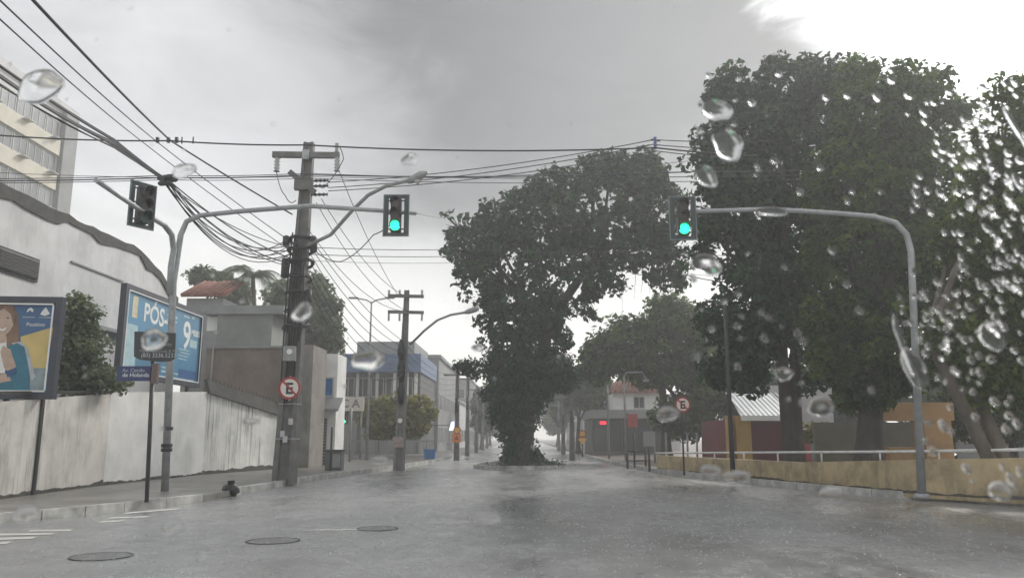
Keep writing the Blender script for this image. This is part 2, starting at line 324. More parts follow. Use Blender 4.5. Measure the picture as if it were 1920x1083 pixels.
# ------------------------------------------------------------------ foliage
def leaf_mesh(name, pts, nrm, size, mat, parent, rng, droop=0.3, tone=None):
    n = len(pts)
    a = rng.normal(size=(n, 3)); a -= nrm*(a*nrm).sum(1)[:, None]; a /= np.linalg.norm(a, axis=1)[:, None]+1e-9
    a[:, 2] -= droop; a /= np.linalg.norm(a, axis=1)[:, None]
    b = np.cross(nrm, a); b /= np.linalg.norm(b, axis=1)[:, None]+1e-9; u = np.cross(a, b)
    s = size*rng.uniform(0.6, 1.3, n)[:, None]
    base = pts-a*s*0.5; tip = pts+a*s*0.5-u*s*0.08; l1 = pts+b*s*0.30+u*s*0.07; l2 = pts-b*s*0.30+u*s*0.07
    V = np.stack([base, l1, tip, l2], 1).reshape(-1, 3) - np.array(ORG[parent.name])
    me = bpy.data.meshes.new(name); me.vertices.add(4*n); me.vertices.foreach_set('co', V.astype(np.float32).ravel())
    me.loops.add(4*n); me.loops.foreach_set('vertex_index', np.arange(4*n, dtype=np.int32))
    me.polygons.add(n); me.polygons.foreach_set('loop_start', np.arange(0, 4*n, 4, dtype=np.int32))
    at = me.attributes.new('var', 'FLOAT', 'FACE'); at.data.foreach_set('value', np.clip(rng.beta(1.6, 2.6, n)*(.45 if tone is not None else 1)+(tone*.75-.08 if tone is not None else 0), 0, 1).astype(np.float32))
    me.update(calc_edges=True); me.materials.append(mat)
    o = bpy.data.objects.new(name, me); C.objects.link(o); o.parent = parent; ORG[o.name] = ORG[parent.name]
    return o

def crown(parent, blobs, Y, n, size, mat, seed, name='crown', clump=0.42, per=26, depth=1.0, shell=0.5):
    """blobs: (u, v, half-width, half-height[, dY]) as seen from the street; each becomes an ellipsoid of real depth."""
    rng = np.random.default_rng(seed); el = []
    for b in blobs:
        y = Y + (b[4] if len(b) > 4 else 0.0); c = P(b[0], b[1], y); k = y/FPX
        el.append((np.array(c), np.array((b[2]*k, b[2]*k*depth, b[3]*k))))
    wts = np.array([(e[1][0]*e[1][2])**0.9 for e in el]); wts /= wts.sum()
    nc = max(4, n//per); idx = rng.choice(len(el), nc, p=wts)
    d = rng.normal(size=(nc, 3)); d /= np.linalg.norm(d, axis=1)[:, None]
    r = shell + (1.02-shell)*rng.random(nc)**0.6
    cc = np.array([el[i][0] for i in idx]) + d*r[:, None]*np.array([el[i][1] for i in idx])
    pts = np.repeat(cc, per, 0); dd = np.repeat(d, per, 0)
    off = rng.normal(size=(nc*per, 3)); off *= (clump*rng.random((nc*per, 1))**0.4)/(np.linalg.norm(off, axis=1)[:, None])
    off[:, 2] *= 0.75; pts = pts+off
    nr = dd*0.5 + rng.normal(size=pts.shape)*0.55 + np.array((0, 0, 0.55)); nr /= np.linalg.norm(nr, axis=1)[:, None]
    pts[:, 2] = np.maximum(pts[:, 2], 0.16)
    return leaf_mesh(name, pts, nr, size, mat, parent, rng, tone=np.repeat(rng.random(nc)**2.2, per)), el

def limb(mb, a, b, r0, r1, rnd, bend=0.12, seg=6, n=7):
    a, b = Vector(a), Vector(b); L_ = (b-a).length; off = Vector((rnd.uniform(-1, 1), rnd.uniform(-1, 1), rnd.uniform(0, 1)))*L_*bend
    pts = []; rs = []
    for i in range(seg+1):
        t = i/seg; pts.append(a.lerp(b, t)+off*math.sin(math.pi*t)+Vector((rnd.uniform(-1, 1), rnd.uniform(-1, 1), 0))*0.02*L_*(0 < i < seg)); rs.append(r0+(r1-r0)*t)
    mb.tube(pts, rs, n); return pts

def tree(name, label, base, fork_px, Y, blobs, n, size, lmat, seed, r0=0.22, bark=None, cat='tree', clump=0.42, per=26, group=None, stems=1, shell=0.5, twigs=3, spread=0.0):
    rnd = random.Random(seed); t = thing(name, label, cat, base, group)
    cr, el = crown(t, blobs, Y, n, size, lmat, seed, clump=clump, per=per, shell=shell)
    mb = MB(); fork = P(fork_px[0], fork_px[1], Y)
    for k in range(stems):
        dx = (k-(stems-1)/2)*spread; b = Vector(base)+Vector((dx*0.35, 0, -0.05)); f = fork+Vector((dx, rnd.uniform(-.2, .2), 0))
        pts = []; rs = []
        for i in range(8):
            q = i/7; pts.append(b.lerp(f, q)+Vector((math.sin(q*3.1+seed)*0.06, math.cos(q*2.3+seed)*0.05, 0))); rs.append(r0*(1.35-0.35*min(1, q*4))*(1-0.35*q) if i else r0*1.5)
        mb.tube(pts, rs, 10)
        for c, rr in el[k::stems]:
            m1 = limb(mb, f, Vector(c)*0.85+f*0.15, r0*0.5, r0*0.14, rnd)
            for q in range(twigs):
                d = Vector((rnd.uniform(-1, 1), rnd.uniform(-1, 1), rnd.uniform(-.5, 1))); e = Vector(c)+Vector((d.x*rr[0], d.y*rr[1], d.z*rr[2]))*0.8
                limb(mb, m1[-2], e, r0*0.16, 0.012, rnd, n=5)
    mb.build('trunk', bark or M_BARK, t)
    return t

# ================================================================== THE SETTING
gm = MB(); gm.quad((-300, -60, -0.06), (300, -60, -0.06), (300, 700, -0.06), (-300, 700, -0.06))
struct(gm.build('ground', M_GROUND, org=(0, 0, -0.06)))
rm = MB(); rm.quad((-90, -40, 0), (90, -40, 0), (90, 36, 0), (-90, 36, 0)); rm.quad((-7, 36, 0), (7, 36, 0), (7, 420, 0), (-7, 420, 0))
road = struct(rm.build('road', M_ROAD, org=(0, 0, 0)))

KL = [(-60, 4.5), (-14, 7.6), (-9.7, 11.0), (-8.4, 12.9), (-7.5, 15.3), (-6.95, 17.6), (-6.95, 19.4), (-6.85, 24), (-6.5, 29), (-5.7, 35.5), (-5.0, 45), (-4.9, 420)]
KR = [(4.7, 420), (4.3, 60), (4.4, 42), (5.2, 31.5), (6.7, 23.9), (8.1, 19.4), (10.4, 16.2), (14, 13.2), (22, 10.5), (60, 8.5)]
KM = [(-1.5, 420), (-1.5, 46), (-2.25, 40), (-2.35, 37), (-1.9, 35.4), (-0.9, 34.7), (0.4, 34.7), (1.3, 35.4), (1.75, 37), (1.6, 40), (1.15, 46), (1.15, 420)]
HP = 0.13
def slab(name, poly, z, mat):
    m = MB(); m.prism([(x, y, -0.05) for x, y in poly], (0, 0, z+0.05)); return struct(m.build(name, mat, org=(poly[0][0], poly[0][1], 0)))
pl = slab('pavement_left', KL + [(-90, 420), (-90, 4.5)], HP, M_PAVE)
pr = slab('pavement_right', KR + [(90, 8.5), (90, 420)], HP, M_PAVER)
md = slab('median_strip', KM, HP, M_GROUND)
def stones(parent, pts, inward, near, far, skip=()):
    """kerb stones one metre long, each its own piece, along a polyline"""
    me = None; rnd = random.Random(3)
    for (ax, ay), (bx, by) in zip(pts, pts[1:]):
        a, b = Vector((ax, ay, 0)), Vector((bx, by, 0)); Ls = (b-a).length; d = (b-a)/Ls; k = max(1, round(Ls/1.0)); step = Ls/k
        nrm = Vector((-d.y, d.x, 0))*inward
        for i in range(k):
            c = a+d*step*(i+.5)
            if c.y < near or c.y > far or abs(c.x) > 22: continue
            if any(y0 < c.y < y1 for y0, y1 in skip): continue
            if me is None:
                m = MB(); m.box((0, 0, 0), (1, 0.16, 0.24)); o = m.build('kerb_stone', M_KERB, org=(0, 0, 0)); me = o.data
            else: o = bpy.data.objects.new('kerb_stone', me); C.objects.link(o)
            o.parent = parent; o.location = c+nrm*0.06+Vector((0, 0, 0.045+rnd.uniform(-.008, .008)))-ORG[parent.name]
            o.scale = (step-0.018, 1, 1); o.rotation_euler.z = math.atan2(d.y, d.x)+rnd.uniform(-.008, .008)
stones(pl, KL, 1, 6, 60, skip=((17.7, 19.3),))
stones(pr, KR, 1, 8, 60)
stones(md, KM, 1, 30, 60)
def marks(quads, name='road_marking', z=0.004):
    for q in quads:
        m = MB(); m.quad(*[G(u, v, z) for u, v in q]); m.build(name, M_PAINT, road)
marks([[(52, 995.5), (57, 992.5), (138, 991.5), (130, 994.5)], [(-60, 1004), (-60, 1000), (108, 998), (98, 1001)], [(-60, 1013), (-60, 1008.5), (70, 1005), (58, 1009)], [(-60, 1023), (-60, 1018), (24, 1014), (12, 1018.5)],
       [(178, 979), (192, 976), (237, 973.5), (226, 976.5)], [(198, 971.5), (210, 969), (286, 966), (276, 968.8)], [(228, 963), (245, 959), (342, 950.5), (330, 954.5)], [(560, 994), (600, 991.5), (690, 990.5), (672, 993)]])
# manhole covers and a drain lid set in the asphalt
for (u, v, r, lab) in ((190, 1042, 0.33, 'round iron manhole cover nearest the camera, below the road stripes'), (512, 1013, 0.34, 'round iron manhole cover in the road, middle one of three'), (708, 990, 0.30, 'round iron manhole cover in the road, farthest one of three')):
    c = G(u, v, 0.004); t = thing('manhole_cover', lab, 'manhole cover', c, 'manhole covers in the road')
    m = MB(); m.disc(c, (0, 0, 1), r*0.95, 0.003, 32); m.build('lid', pmat('worn_lid', (0.19, 0.19, 0.192), 0.36, 0.5, 9, 0.6, 60), t)
    m = MB(); m.ring(c, (0, 0, 1), r*0.97, r*1.04, 0.004, 36); m.build('rim', M_IRON, t)

# weeds at the wall foot and on the median
def weeds(name, label, pts, n, size, mat, seed, spread):
    rng = np.random.default_rng(seed); t = bpy.data.objects.new('tmp_weeds', None); ORG['tmp_weeds'] = Vector(pts[0]); 
    q = []
    for _ in range(n):
        i = rng.integers(len(pts)-1); f = rng.random(); p = np.array(pts[i])*(1-f)+np.array(pts[i+1])*f
        q.append(p+np.array((rng.normal()*spread, rng.normal()*spread, abs(rng.normal())*0.09)))
    q = np.array(q); nr = rng.normal(size=q.shape); nr /= np.linalg.norm(nr, axis=1)[:, None]
    o = leaf_mesh(name, q, nr, size, mat, t, rng, droop=-0.4); o.parent = None; o.location = pts[0]; bpy.data.objects.remove(t)
    tag(o, label, 'weeds'); struct(o, 'stuff')

# ------------------------------------------------------------------ left boundary wall, in three stretches
WA0 = Vector((-10.35, 8.0, HP)); wa = G(0, 947); WA1 = Vector((wa.x, wa.y, HP)); wb = G(192, 915, 0.05); WB = Vector((wb.x, wb.y, HP)); wc = G(378, 892, 0.08); WC = Vector((wc.x, wc.y, HP)); wd = G(592, 874, 0.1); WD = Vector((wd.x, wd.y, HP))
def topz(u, v, p): return P(u, v, p.y).z
def wall_seg(parent, name, mat, a, b, za, zb, th=0.18):
    d = (b-a).normalized(); nrm = Vector((-d.y, d.x, 0))
    m = MB(); m.prism([a+Vector((0, 0, -.1)), b+Vector((0, 0, -.1)), Vector((b.x, b.y, zb)), Vector((a.x, a.y, za))], nrm*th); return m.build(name, mat, parent, org=a)
zA, zB, zC, zD = topz(0, 752, WA1), topz(192, 737, WB), topz(378, 734, WC), topz(592, 800, WD)
zA0 = zA - (zB-zA)*0.9
tw = thing('boundary_wall', 'beige rain-stained plaster wall under the billboard with the woman', 'wall', WA0)
wall_seg(tw, 'wall_panel', M_WALLB, WA0, WA1, zA0, zA); wall_seg(tw, 'wall_panel', M_WALLB, WA1, WB, zA, zB)
def coping(parent, a, b, za, zb, w_=0.26, h=0.07):
    d = (b-a).normalized(); nrm = Vector((-d.y, d.x, 0))*0.09
    m = MB(); m.beam(Vector((a.x, a.y, za+h/2+.003))+nrm, Vector((b.x, b.y, zb+h/2+.003))+nrm, w_, h); return m.build('coping', M_COPING, parent)
coping(tw, WA0, WB, zA0, zB)
tw = thing('boundary_wall', 'white plaster wall stretch behind the grey signal post', 'wall', WB)
wall_seg(tw, 'wall_panel', M_WALLW, WB+Vector((0.0, 0.01, 0)), WC, zB+0.03, zC)
tw = thing('boundary_wall', 'grey streaked wall with a dark sloping coping behind the big concrete pole', 'wall', WC)
wall_seg(tw, 'wall_panel', M_WALLS, WC+Vector((0.0, 0.01, 0)), WD, zC-0.05, zD-.05)
d_ = (WD-WC).normalized(); n_ = Vector((-d_.y, d_.x, 0)); m = MB()
m.prism([Vector((WC.x, WC.y, zC-.046))-n_*.12, Vector((WD.x, WD.y, zD-.046))-n_*.12, Vector((WD.x, WD.y, zD+.5))+n_*.05, Vector((WC.x, WC.y, zC+.42))+n_*.05], n_*0.12); m.build('coping', M_COPING, tw)
for i in range(34):                      # spikes along the coping
    f = (i+.5)/34; p = WC.lerp(WD, f)+n_*0.1; z = (zC+.42)+(zD-zC+.08)*f
    if f > .75: continue
    m = MB(); m.tube([(p.x, p.y, z-.05), (p.x, p.y, z+.16)], [.025, .004], 4); m.build('spike', M_DARKM, tw)
weeds('weeds', 'low weeds on the tip of the median', [Vector((-1.7, 36, HP)), Vector((1.5, 36, HP)), Vector((0.8, 40, HP)), Vector((-1, 42, HP))], 900, 0.10, LEAF_A, 8, 0.25)

# mould on the wall faces: a ragged crust along the foot and runs below the coping
M_MOULD = pmat('black_mould', (0.085, 0.083, 0.073), 0.9, 0.5, 5, 0.5, 20)
def mould(parent, a, b, za, zb, seed, foot=(.08, .30), drips=20, dlen=(.15, .7), mat=None, thin=.004):
    rn = random.Random(seed); dd = (b-a).normalized(); nn = Vector((dd.y, -dd.x, 0)); Ls = (b-a).length
    if nn.x*a.x > 0: nn = -nn                      # towards the road
    n = int(Ls/.11); m = MB(); hs = []; h = rn.uniform(*foot)
    for i in range(n+1):
        h += rn.uniform(-.025, .025); h = min(max(h, foot[0]), foot[1]*.8); hs.append(h*(.9+.2*rn.random()))
    for i in range(n):
        p, q = a+dd*Ls*i/n, a+dd*Ls*(i+1)/n; m.prism([p, q, q+Vector((0, 0, hs[i+1])), p+Vector((0, 0, hs[i]))], nn*thin)
    if foot[1] > 0: m.build('mould_crust', mat or M_MOULD, parent)
    for i in range(drips):
        f = rn.random(); p = a+dd*Ls*f; z = za+(zb-za)*f-.004; wd = rn.uniform(.015, .07); L2 = rn.uniform(*dlen); p = Vector((p.x, p.y, 0)); m = MB()
        up = Vector((0, 0, 1)); k0 = rn.uniform(.3, .8)
        m.prism([p-dd*wd+up*z, p+dd*wd+up*z, p+dd*wd*k0+up*(z-L2*.55), p+dd*wd*.15+up*(z-L2), p-dd*wd*.15+up*(z-L2), p-dd*wd*k0*.8+up*(z-L2*.5)][::-1], nn*thin); m.build('mould_run', pmat('grey_mould', (0.20, 0.195, 0.18), 0.9, 0.5, 5) if rn.random() < .6 else (mat or M_MOULD), parent)
BWALLS = [o for o in C.objects if o.name.split('.')[0] == 'boundary_wall']
mould(BWALLS[0], WA0, WA1, zA0, zA, 1, (.06, .22), 0); mould(BWALLS[0], WA1, WB, zA, zB, 4, (.06, .22), 0); mould(BWALLS[1], WB, WC, zB, zC, 2, (.03, .12), 0); mould(BWALLS[2], WC, WD, zC-.05, zD-.05, 3, (.08, .26), 0)
# ------------------------------------------------------------------ billboards
def billboard_frame(t, a, b, z0, z1, nrm, fw=0.14):
    """a, b bottom corners in plan, nrm to the viewer"""
    a, b = Vector(a), Vector(b); d = (b-a).normalized(); nrm = Vector(nrm).normalized()
    fr = MB()
    for z in (z0+fw/2, z1-fw/2): fr.beam(Vector((a.x, a.y, z)), Vector((b.x, b.y, z)), 0.2, fw)
    for p, s in ((a, 1), (b, -1)):
        q = Vector((p.x, p.y, 0))+d*s*fw/2; fr.beam(q+Vector((0, 0, z0+fw)), q+Vector((0, 0, z1-fw)), 0.2, fw) if False else fr.box((q.x, q.y, (z0+z1)/2), (fw, 0.196, z1-z0-2*fw), math.atan2(d.y, d.x))
    f = fr.build('frame', pmat('billboard_frame', (0.035, 0.042, 0.06), 0.5, 0.3, 5), t)
    tr = MB(); e = fw+0.03
    for z in (z0+e, z1-e): tr.beam(Vector((a.x, a.y, z))+d*e+nrm*.104, Vector((b.x, b.y, z))-d*e+nrm*.104, 0.012, 0.035)
    for p, s in ((a, 1), (b, -1)):
        q = Vector((p.x, p.y, 0))+d*s*e+nrm*.104; tr.box((q.x, q.y, (z0+z1)/2), (0.035, 0.012, z1-z0-2*e-.04), math.atan2(d.y, d.x))
    tr.build('trim', M_WHITE, t)
    return d, nrm

# billboard with the woman
Yb = 17.6; bR = P(107, 700, Yb); zt, zb_ = P(60, 558, Yb).z, P(60, 748, Yb).z; bL = Vector((bR.x-3.6, bR.y-0.35, 0)); bR = Vector((bR.x, bR.y, 0))
t = thing('billboard', 'dark framed billboard with a smiling woman in teal above the beige wall', 'billboard', (bL.x, bL.y, zb_))
d, nr = billboard_frame(t, bL, bR, zb_, zt, (0, -1, 0)); nr = Vector((d.y, -d.x, 0))
pan = MB(); pan.beam(Vector((bL.x, bL.y, (zb_+zt)/2)), Vector((bR.x, bR.y, (zb_+zt)/2)), 0.05, zt-zb_-.2); pan_o = pan.build('poster', pmat('poster_blue', (0.035, 0.12, 0.27), 0.4, 0.25, 1.2), t)
PW = (bR-bL).length
def on(u, v, lift):                      # poster coordinates taken from the right-hand edge, metres
    return bR - d*u + Vector((0, 0, zb_+v)) + nr*(0.03+lift)
k = Yb/FPX                                # metres per photographed pixel at the billboard
def pp(x, y): return ((107-x)*k, (748-y)*k)
def print_shape(name, pts, mat, lift):
    m = MB(); m.prism([on(*pp(x, y), lift) for x, y in pts], nr*0.002); return m.build(name, mat, pan_o)
M_PY = pmat('poster_yellow', (0.60, 0.46, 0.16), 0.45, 0.15, 2); M_PT = pmat('poster_teal', (0.015, 0.17, 0.26), 0.45, 0.3, 4); M_PS = pmat('poster_skin', (0.50, 0.36, 0.28), 0.45, 0.15, 5); M_PHH = pmat('poster_hair', (0.22, 0.13, 0.075), 0.45, 0.35, 9, stretch=(1, 1, .3)); M_PG = pmat('poster_grey', (0.42, 0.45, 0.48), 0.45, 0.2, 5); M_PB = pmat('poster_blue_deep', (0.02, 0.09, 0.22), 0.45, 0.2, 4)
print_shape('yellow_print', [(35, 631), (93, 612), (88, 690), (45, 690)], M_PY, 0.0)
print_shape('grey_print', [(42, 690), (88, 690), (88, 732), (42, 732)], pmat('poster_greyblue', (0.23, 0.30, 0.33), 0.45, 0.3, 5), 0.001)
ell = lambda cx, cy, rx, ry, n=18, a0=0: [(cx+rx*math.cos(2*math.pi*i/n), cy+ry*math.sin(2*math.pi*i/n)) for i in range(n)]
print_shape('hair_print', [(-26, 640), (-34, 600), (-24, 575), (-4, 566), (14, 570), (26, 588), (30, 615), (33, 640), (26, 650), (-10, 652)], M_PHH, 0.003)
print_shape('arm_print', [(20, 643), (38, 640), (52, 655), (64, 690), (70, 706), (64, 714), (56, 700), (52, 680), (44, 665)], M_PG, 0.004)
print_shape('jacket_print', [(-40, 660), (-20, 648), (14, 650), (30, 643), (44, 650), (52, 675), (60, 705), (62, 733), (-44, 733)], M_PT, 0.006)
print_shape('shirt_print', [(-18, 650), (10, 632), (12, 650), (18, 660), (14, 700), (-12, 700)], M_WHITE, 0.009)
print_shape('face_print', ell(0, 600, 21, 30), M_PS, 0.012)
print_shape('neck_print', [(-9, 622), (9, 622), (10, 642), (-9, 646)], M_PS, 0.011)
print_shape('fringe_print', [(-22, 600), (-20, 578), (0, 567), (14, 572), (22, 592), (24, 612), (19, 606), (13, 588), (0, 578), (-14, 586)], M_PHH, 0.015)
print_shape('eye_print', ell(-7, 596, 2.6, 1.2, 10), M_SIGNK, 0.015); print_shape('eye_print', ell(9, 596, 2.6, 1.2, 10), M_SIGNK, 0.015)
print_shape('mouth_print', [(-6, 614), (1, 617), (9, 613), (6, 619), (0, 621), (-4, 619)], M_WHITE, 0.015)
print_shape('hand_print', [(2, 660), (6, 648), (12, 652), (20, 655), (25, 668), (34, 688), (20, 697), (12, 690), (6, 672)], M_PS, 0.013)
print_shape('hand_print', [(-20, 712), (0, 702), (20, 700), (28, 714), (4, 719), (-20, 722)], M_PS, 0.014)
print_shape('cuff_print', [(16, 697), (32, 690), (36, 700), (20, 708)], M_PB, 0.016)
print_shape('emblem_print', [(66, 588), (70, 581), (75, 574), (80, 581), (84, 587), (75, 591)], M_WHITE, 0.003)
print_shape('emblem_print', [(41, 584), (43, 578), (48, 575), (53, 579), (53, 584), (50, 583), (47, 580), (44, 583)], M_WHITE, 0.003)
print_shape('caption_print', [(35, 593), (57, 593), (57, 594.6), (35, 594.6)], M_PG, 0.003); print_shape('caption_print', [(65, 593), (87, 593), (87, 594.6), (65, 594.6)], M_PG, 0.003)
text('Positivo', 0.125, on(*pp(43, 611), 0.004), d, (0, 0, 1), M_WHITE, 'lettering', pan_o)
for px in (10, 75):
    m = MB(); p = on((107-px)*k, 0, -.1); m.box((p.x, p.y+.15, zb_/2+.3), (0.09, 0.09, zb_+.6)); m.build('post', M_DARKM, t)

# the long blue billboard along the street
XB = -12.75; q0, q1 = PX(233, 531, XB), PX(380, 586, XB); z1 = (q0.z+q1.z)/2; z0 = (PX(295, 716, XB).z+PX(376, 727, XB).z)/2
t = thing('billboard', 'blue lettered advertising billboard on the wall behind the grey signal post', 'billboard', (XB, q0.y, z0))
d, nr = billboard_frame(t, (XB, q0.y, 0), (XB, q1.y, 0), z0, z1, (1, 0, 0), 0.16); d = Vector((0, 1, 0)); nr = Vector((1, 0, 0))
pan = MB(); pan.box((XB, (q0.y+q1.y)/2, (z0+z1)/2), (0.06, q1.y-q0.y-.25, z1-z0-.25)); pan_o = pan.build('poster', pmat('poster_azure', (0.055, 0.22, 0.38), 0.4, 0.3, 0.5, streak=0.15, streak_col=(0.2, 0.35, 0.45)), t)
BW, BH = q1.y-q0.y, z1-z0
def onb(u, v, lift=0.004): return Vector((XB+.03+lift, q0.y+u*BW, z0+v*BH))
def barb(name, u0, u1, v0, v1, mat, lift=0.003):
    m = MB(); m.prism([onb(u0, v0, lift), onb(u1, v0, lift), onb(u1, v1, lift), onb(u0, v1, lift)], (0.002, 0, 0)); return m.build(name, mat, pan_o)
M_PW = pmat('poster_white', (0.72, 0.75, 0.74), 0.45, 0.12, 3); M_PPL = pmat('poster_pale', (0.36, 0.53, 0.58), 0.45, 0.2, 3)
text('PÓS-', 0.86, onb(.22, .66), d, (0, 0, 1), M_PW, 'lettering', pan_o, bold=0.02)
text('9', 1.45, onb(.72, .47), d, (0, 0, 1), M_PW, 'lettering', pan_o, bold=0.025)
text('MESES', 0.30, onb(.84, .66), d, (0, 0, 1), M_PW, 'lettering', pan_o, bold=0.008)
for (u0, u1, v0, v1) in ((.50, .63, .80, .83), (.50, .63, .75, .77), (.50, .60, .70, .72), (.72, .80, .86, .885), (.83, .87, .87, .90), (.68, .83, .44, .455), (.68, .84, .40, .415), (.68, .82, .36, .375), (.68, .80, .32, .335), (.40, .46, .17, .19), (.48, .55, .17, .19), (.40, .45, .12, .145), (.48, .55, .12, .145), (.64, .92, .06, .085), (.64, .70, .12, .14)):
    barb('caption_print', u0, u1, v0, v1, M_PPL)
barb('label_print', .83, .93, .50, .60, M_PPL); barb('stripe_print', .04, .17, .10, .58, M_PPL)
barb('yellow_print', .095, .15, .66, .90, pmat('poster_sand', (0.62, 0.55, 0.36), 0.45, 0.2, 4), .004)
barb('blue_print', .70, .955, .09, .20, pmat('poster_deep', (0.02, 0.10, 0.28), 0.45, 0.2, 3), .0035)
for y in (q0.y+.6, q1.y-.6):
    m = MB(); m.box((XB-.16, y, (z1)/2), (0.1, 0.1, z1)); m.build('post', M_DARKM, t)

# ------------------------------------------------------------------ buildings on the left
def window(parent, c, wd, ht, nrm, fr=0.06, proud=0.03, glass=None, frame=None, mull=1):
    """frame as a part, the pane as its sub-part; nrm is +-x or +-y"""
    c = Vector(c); nrm = Vector(nrm); s = Vector((-nrm.y, nrm.x, 0)); up = Vector((0, 0, 1)); m = MB(); o = c+nrm*proud
    Mx = Matrix((s, nrm, up)).transposed()
    for sg in (-1, 1):
        m.box(o+up*sg*(ht/2-fr/2), (wd, 0.07, fr), m=Mx); m.box(o+s*sg*(wd/2-fr/2), (fr, 0.066, ht-2*fr), m=Mx)
    for i in range(mull): m.box(o+s*wd*((i+1)/(mull+1)-.5), (fr*.8, 0.06, ht-2*fr), m=Mx)
    f = m.build('window', frame or M_FRAME, parent)
    g = MB(); g.box(c+nrm*0.012, (wd-.02, 0.02, ht-.02), m=Mx); g.build('pane', glass or M_GLASS, f)
    return f

# tall slab block
XT = -40.0; ct = PX(141, 226, XT); ZT = ct.z; YE = ct.y
t = thing('office_block', 'tall cream slab block with window bands behind the white house', 'building', (XT-6, YE-12, 0))
m = MB(); m.box((XT-6, YE-14, ZT/2), (12, 28, ZT)); m.build('wall', M_LGREY, t)
m = MB(); m.box((XT-6, YE-14, ZT+.35), (12.5, 28.6, 0.7)); rf = m.build('roof', M_LGREY, t)
nf = 7
for i in range(nf):
    zc = ZT-1.9-3.05*i
    m = MB(); m.box((XT+.12, YE-2.2-12.5, zc-1.55), (0.3, 25.0, 1.35)); sp = m.build('spandrel', M_CREAM, t)
    for j in range(11):
        yy = YE-3.2-1.95*j
        if yy < YE-24: break
        window(t, (XT+.02, yy, zc), 1.75, 1.55, (1, 0, 0), mull=1, glass=pmat('curtained_glass', (.24, .25, .26), .2, .5, .35))
        if j % 2 == 0:
            m = MB(); m.box((XT+.5, yy, zc-1.0), (0.55, 0.9, 0.06)); m.build('air_conditioner_ledge', M_LGREY, t)
m = MB(); m.box((XT+.2, YE-1.05, ZT/2), (0.5, 1.9, ZT-.02)); m.build('end_pier', M_MGREY, t)
ax = Vector((XT-2.0, YE-.6, ZT+.7)); t = thing('antenna_mast', 'small telecom antenna mast on the tall block roof', 'antenna', ax)
m = MB(); m.tube([ax, ax+Vector((0, 0, 3.0))], .06, 6); m.build('mast', M_GALV, t)
for a in range(3):
    q = ax+Vector((.45*math.cos(a*2.1), .45*math.sin(a*2.1), 1.7)); m = MB(); m.box(q, (.22, .16, 1.5), a*2.1); m.build('antenna_panel', M_LGREY, t)
    m = MB(); m.beam(q, ax+Vector((0, 0, 1.7)), .05, .05); m.build('bracket', M_GALV, t)

# white house with mossy roof edge
XH = -15.0
top = [PX(u, v, XH) for u, v in ((-260, 222), (0, 346), (110, 398), (200, 441), (262, 470), (300, 512), (332, 562))]
t = thing('house', 'pale house with mossy dark roof edge behind the billboards', 'house', (XH, top[3].y, 0))
m = MB(); m.prism([(XH, top[0].y, 0)]+[(XH, q.y, q.z) for q in top]+[(XH, top[-1].y, 0)], (-9, 0, 0)); hw = m.build('wall', M_GREYB, t)
rnd = random.Random(4); m = MB(); pr_ = []
tt = []
for a, b in zip(top, top[1:]):
    nn = max(2, int((b-a).length/0.5))
    for i in range(nn): tt.append(a.lerp(b, i/nn))
tt.append(top[-1])
lowp = [Vector((XH+.06, q.y, q.z-.30+rnd.uniform(-.16, .14))) for q in tt]; upp = [Vector((XH+.06, q.y, q.z+.04+rnd.uniform(-.05, .06))) for q in tt]
n = len(tt)
for i in range(n-1): m.prism([lowp[i], lowp[i+1], upp[i+1], upp[i]], (-9.3, 0, 0))
m.build('roof_edge', M_COPING, t)
for (u0, v0, u1, v1) in ((120, 597, 236, 606), (175, 700, 236, 704)):
    a, b = PX(u0, v0, XH+.15), PX(u1, v1, XH+.15); b.z = a.z; m = MB(); m.beam(a, b, .3, .12); m.build('ledge', M_MGREY, t)
p0, p1 = PX(132, 490, XH), PX(232, 494, XH); m = MB(); m.beam((XH+.03, p0.y, p0.z), (XH+.03, p1.y, p0.z), .06, .05); m.build('conduit', M_MGREY, t)
a0 = PX(-8, 472, XH+.02); a1 = PX(66, 518, XH+.02); yc, zc_ = (a0.y+a1.y)/2, (PX(30, 474, XH).z+PX(30, 516, XH).z)/2; wy, hz = a1.y-a0.y, .56
t = thing('air_conditioner', 'dark window air conditioner set in the pale house wall', 'air conditioner', (XH, yc, zc_-hz/2))
m = MB(); m.box((XH+.06, yc, zc_), (.14, wy, hz)); m.build('casing', M_DARKM, t, bevel=.02)
for i in range(7): m = MB(); m.box((XH+.14, yc, zc_-hz/2+.07+i*.07), (.02, wy-.1, .03)); m.build('louvre', M_IRON, t)
m = MB(); m.box((XH+.03, yc, zc_), (.06, wy+.16, hz+.16)); m.build('surround', pmat('dark_render', (0.06, .06, .06), .8, .4, 4), t)  # dark band framing the casing

# tiled-roof cottage glimpsed past the house
Yc = 41.0; a, b = P(343, 556, Yc), P(412, 556, Yc); zr = P(370, 532, Yc+3).z-1.0
t = thing('cottage', 'low house with red clay tile roof behind the signal post', 'house', ((a.x+b.x)/2, Yc, 0))
m = MB(); m.box(((a.x+b.x)/2, Yc+3, a.z/2), (b.x-a.x, 5, a.z)); m.build('wall', M_MGREY, t)
m = MB(); m.prism([(a.x-.2, Yc+.2, a.z+.02), (b.x+.2, Yc+.2, a.z+.02), (b.x+.2, Yc+3, zr+1.0), (a.x-.2, Yc+3, zr+1.0)], (0, .05, .08)); rf = m.build('roof', M_TILE, t)
for i in range(9):
    x = a.x-.1+(b.x-a.x+.2)*i/8; m = MB(); m.tube([(x, Yc+.1, a.z+.12), (x, Yc+3, zr+1.1)], .1, 6); m.build('tile_row', M_TILE, rf)

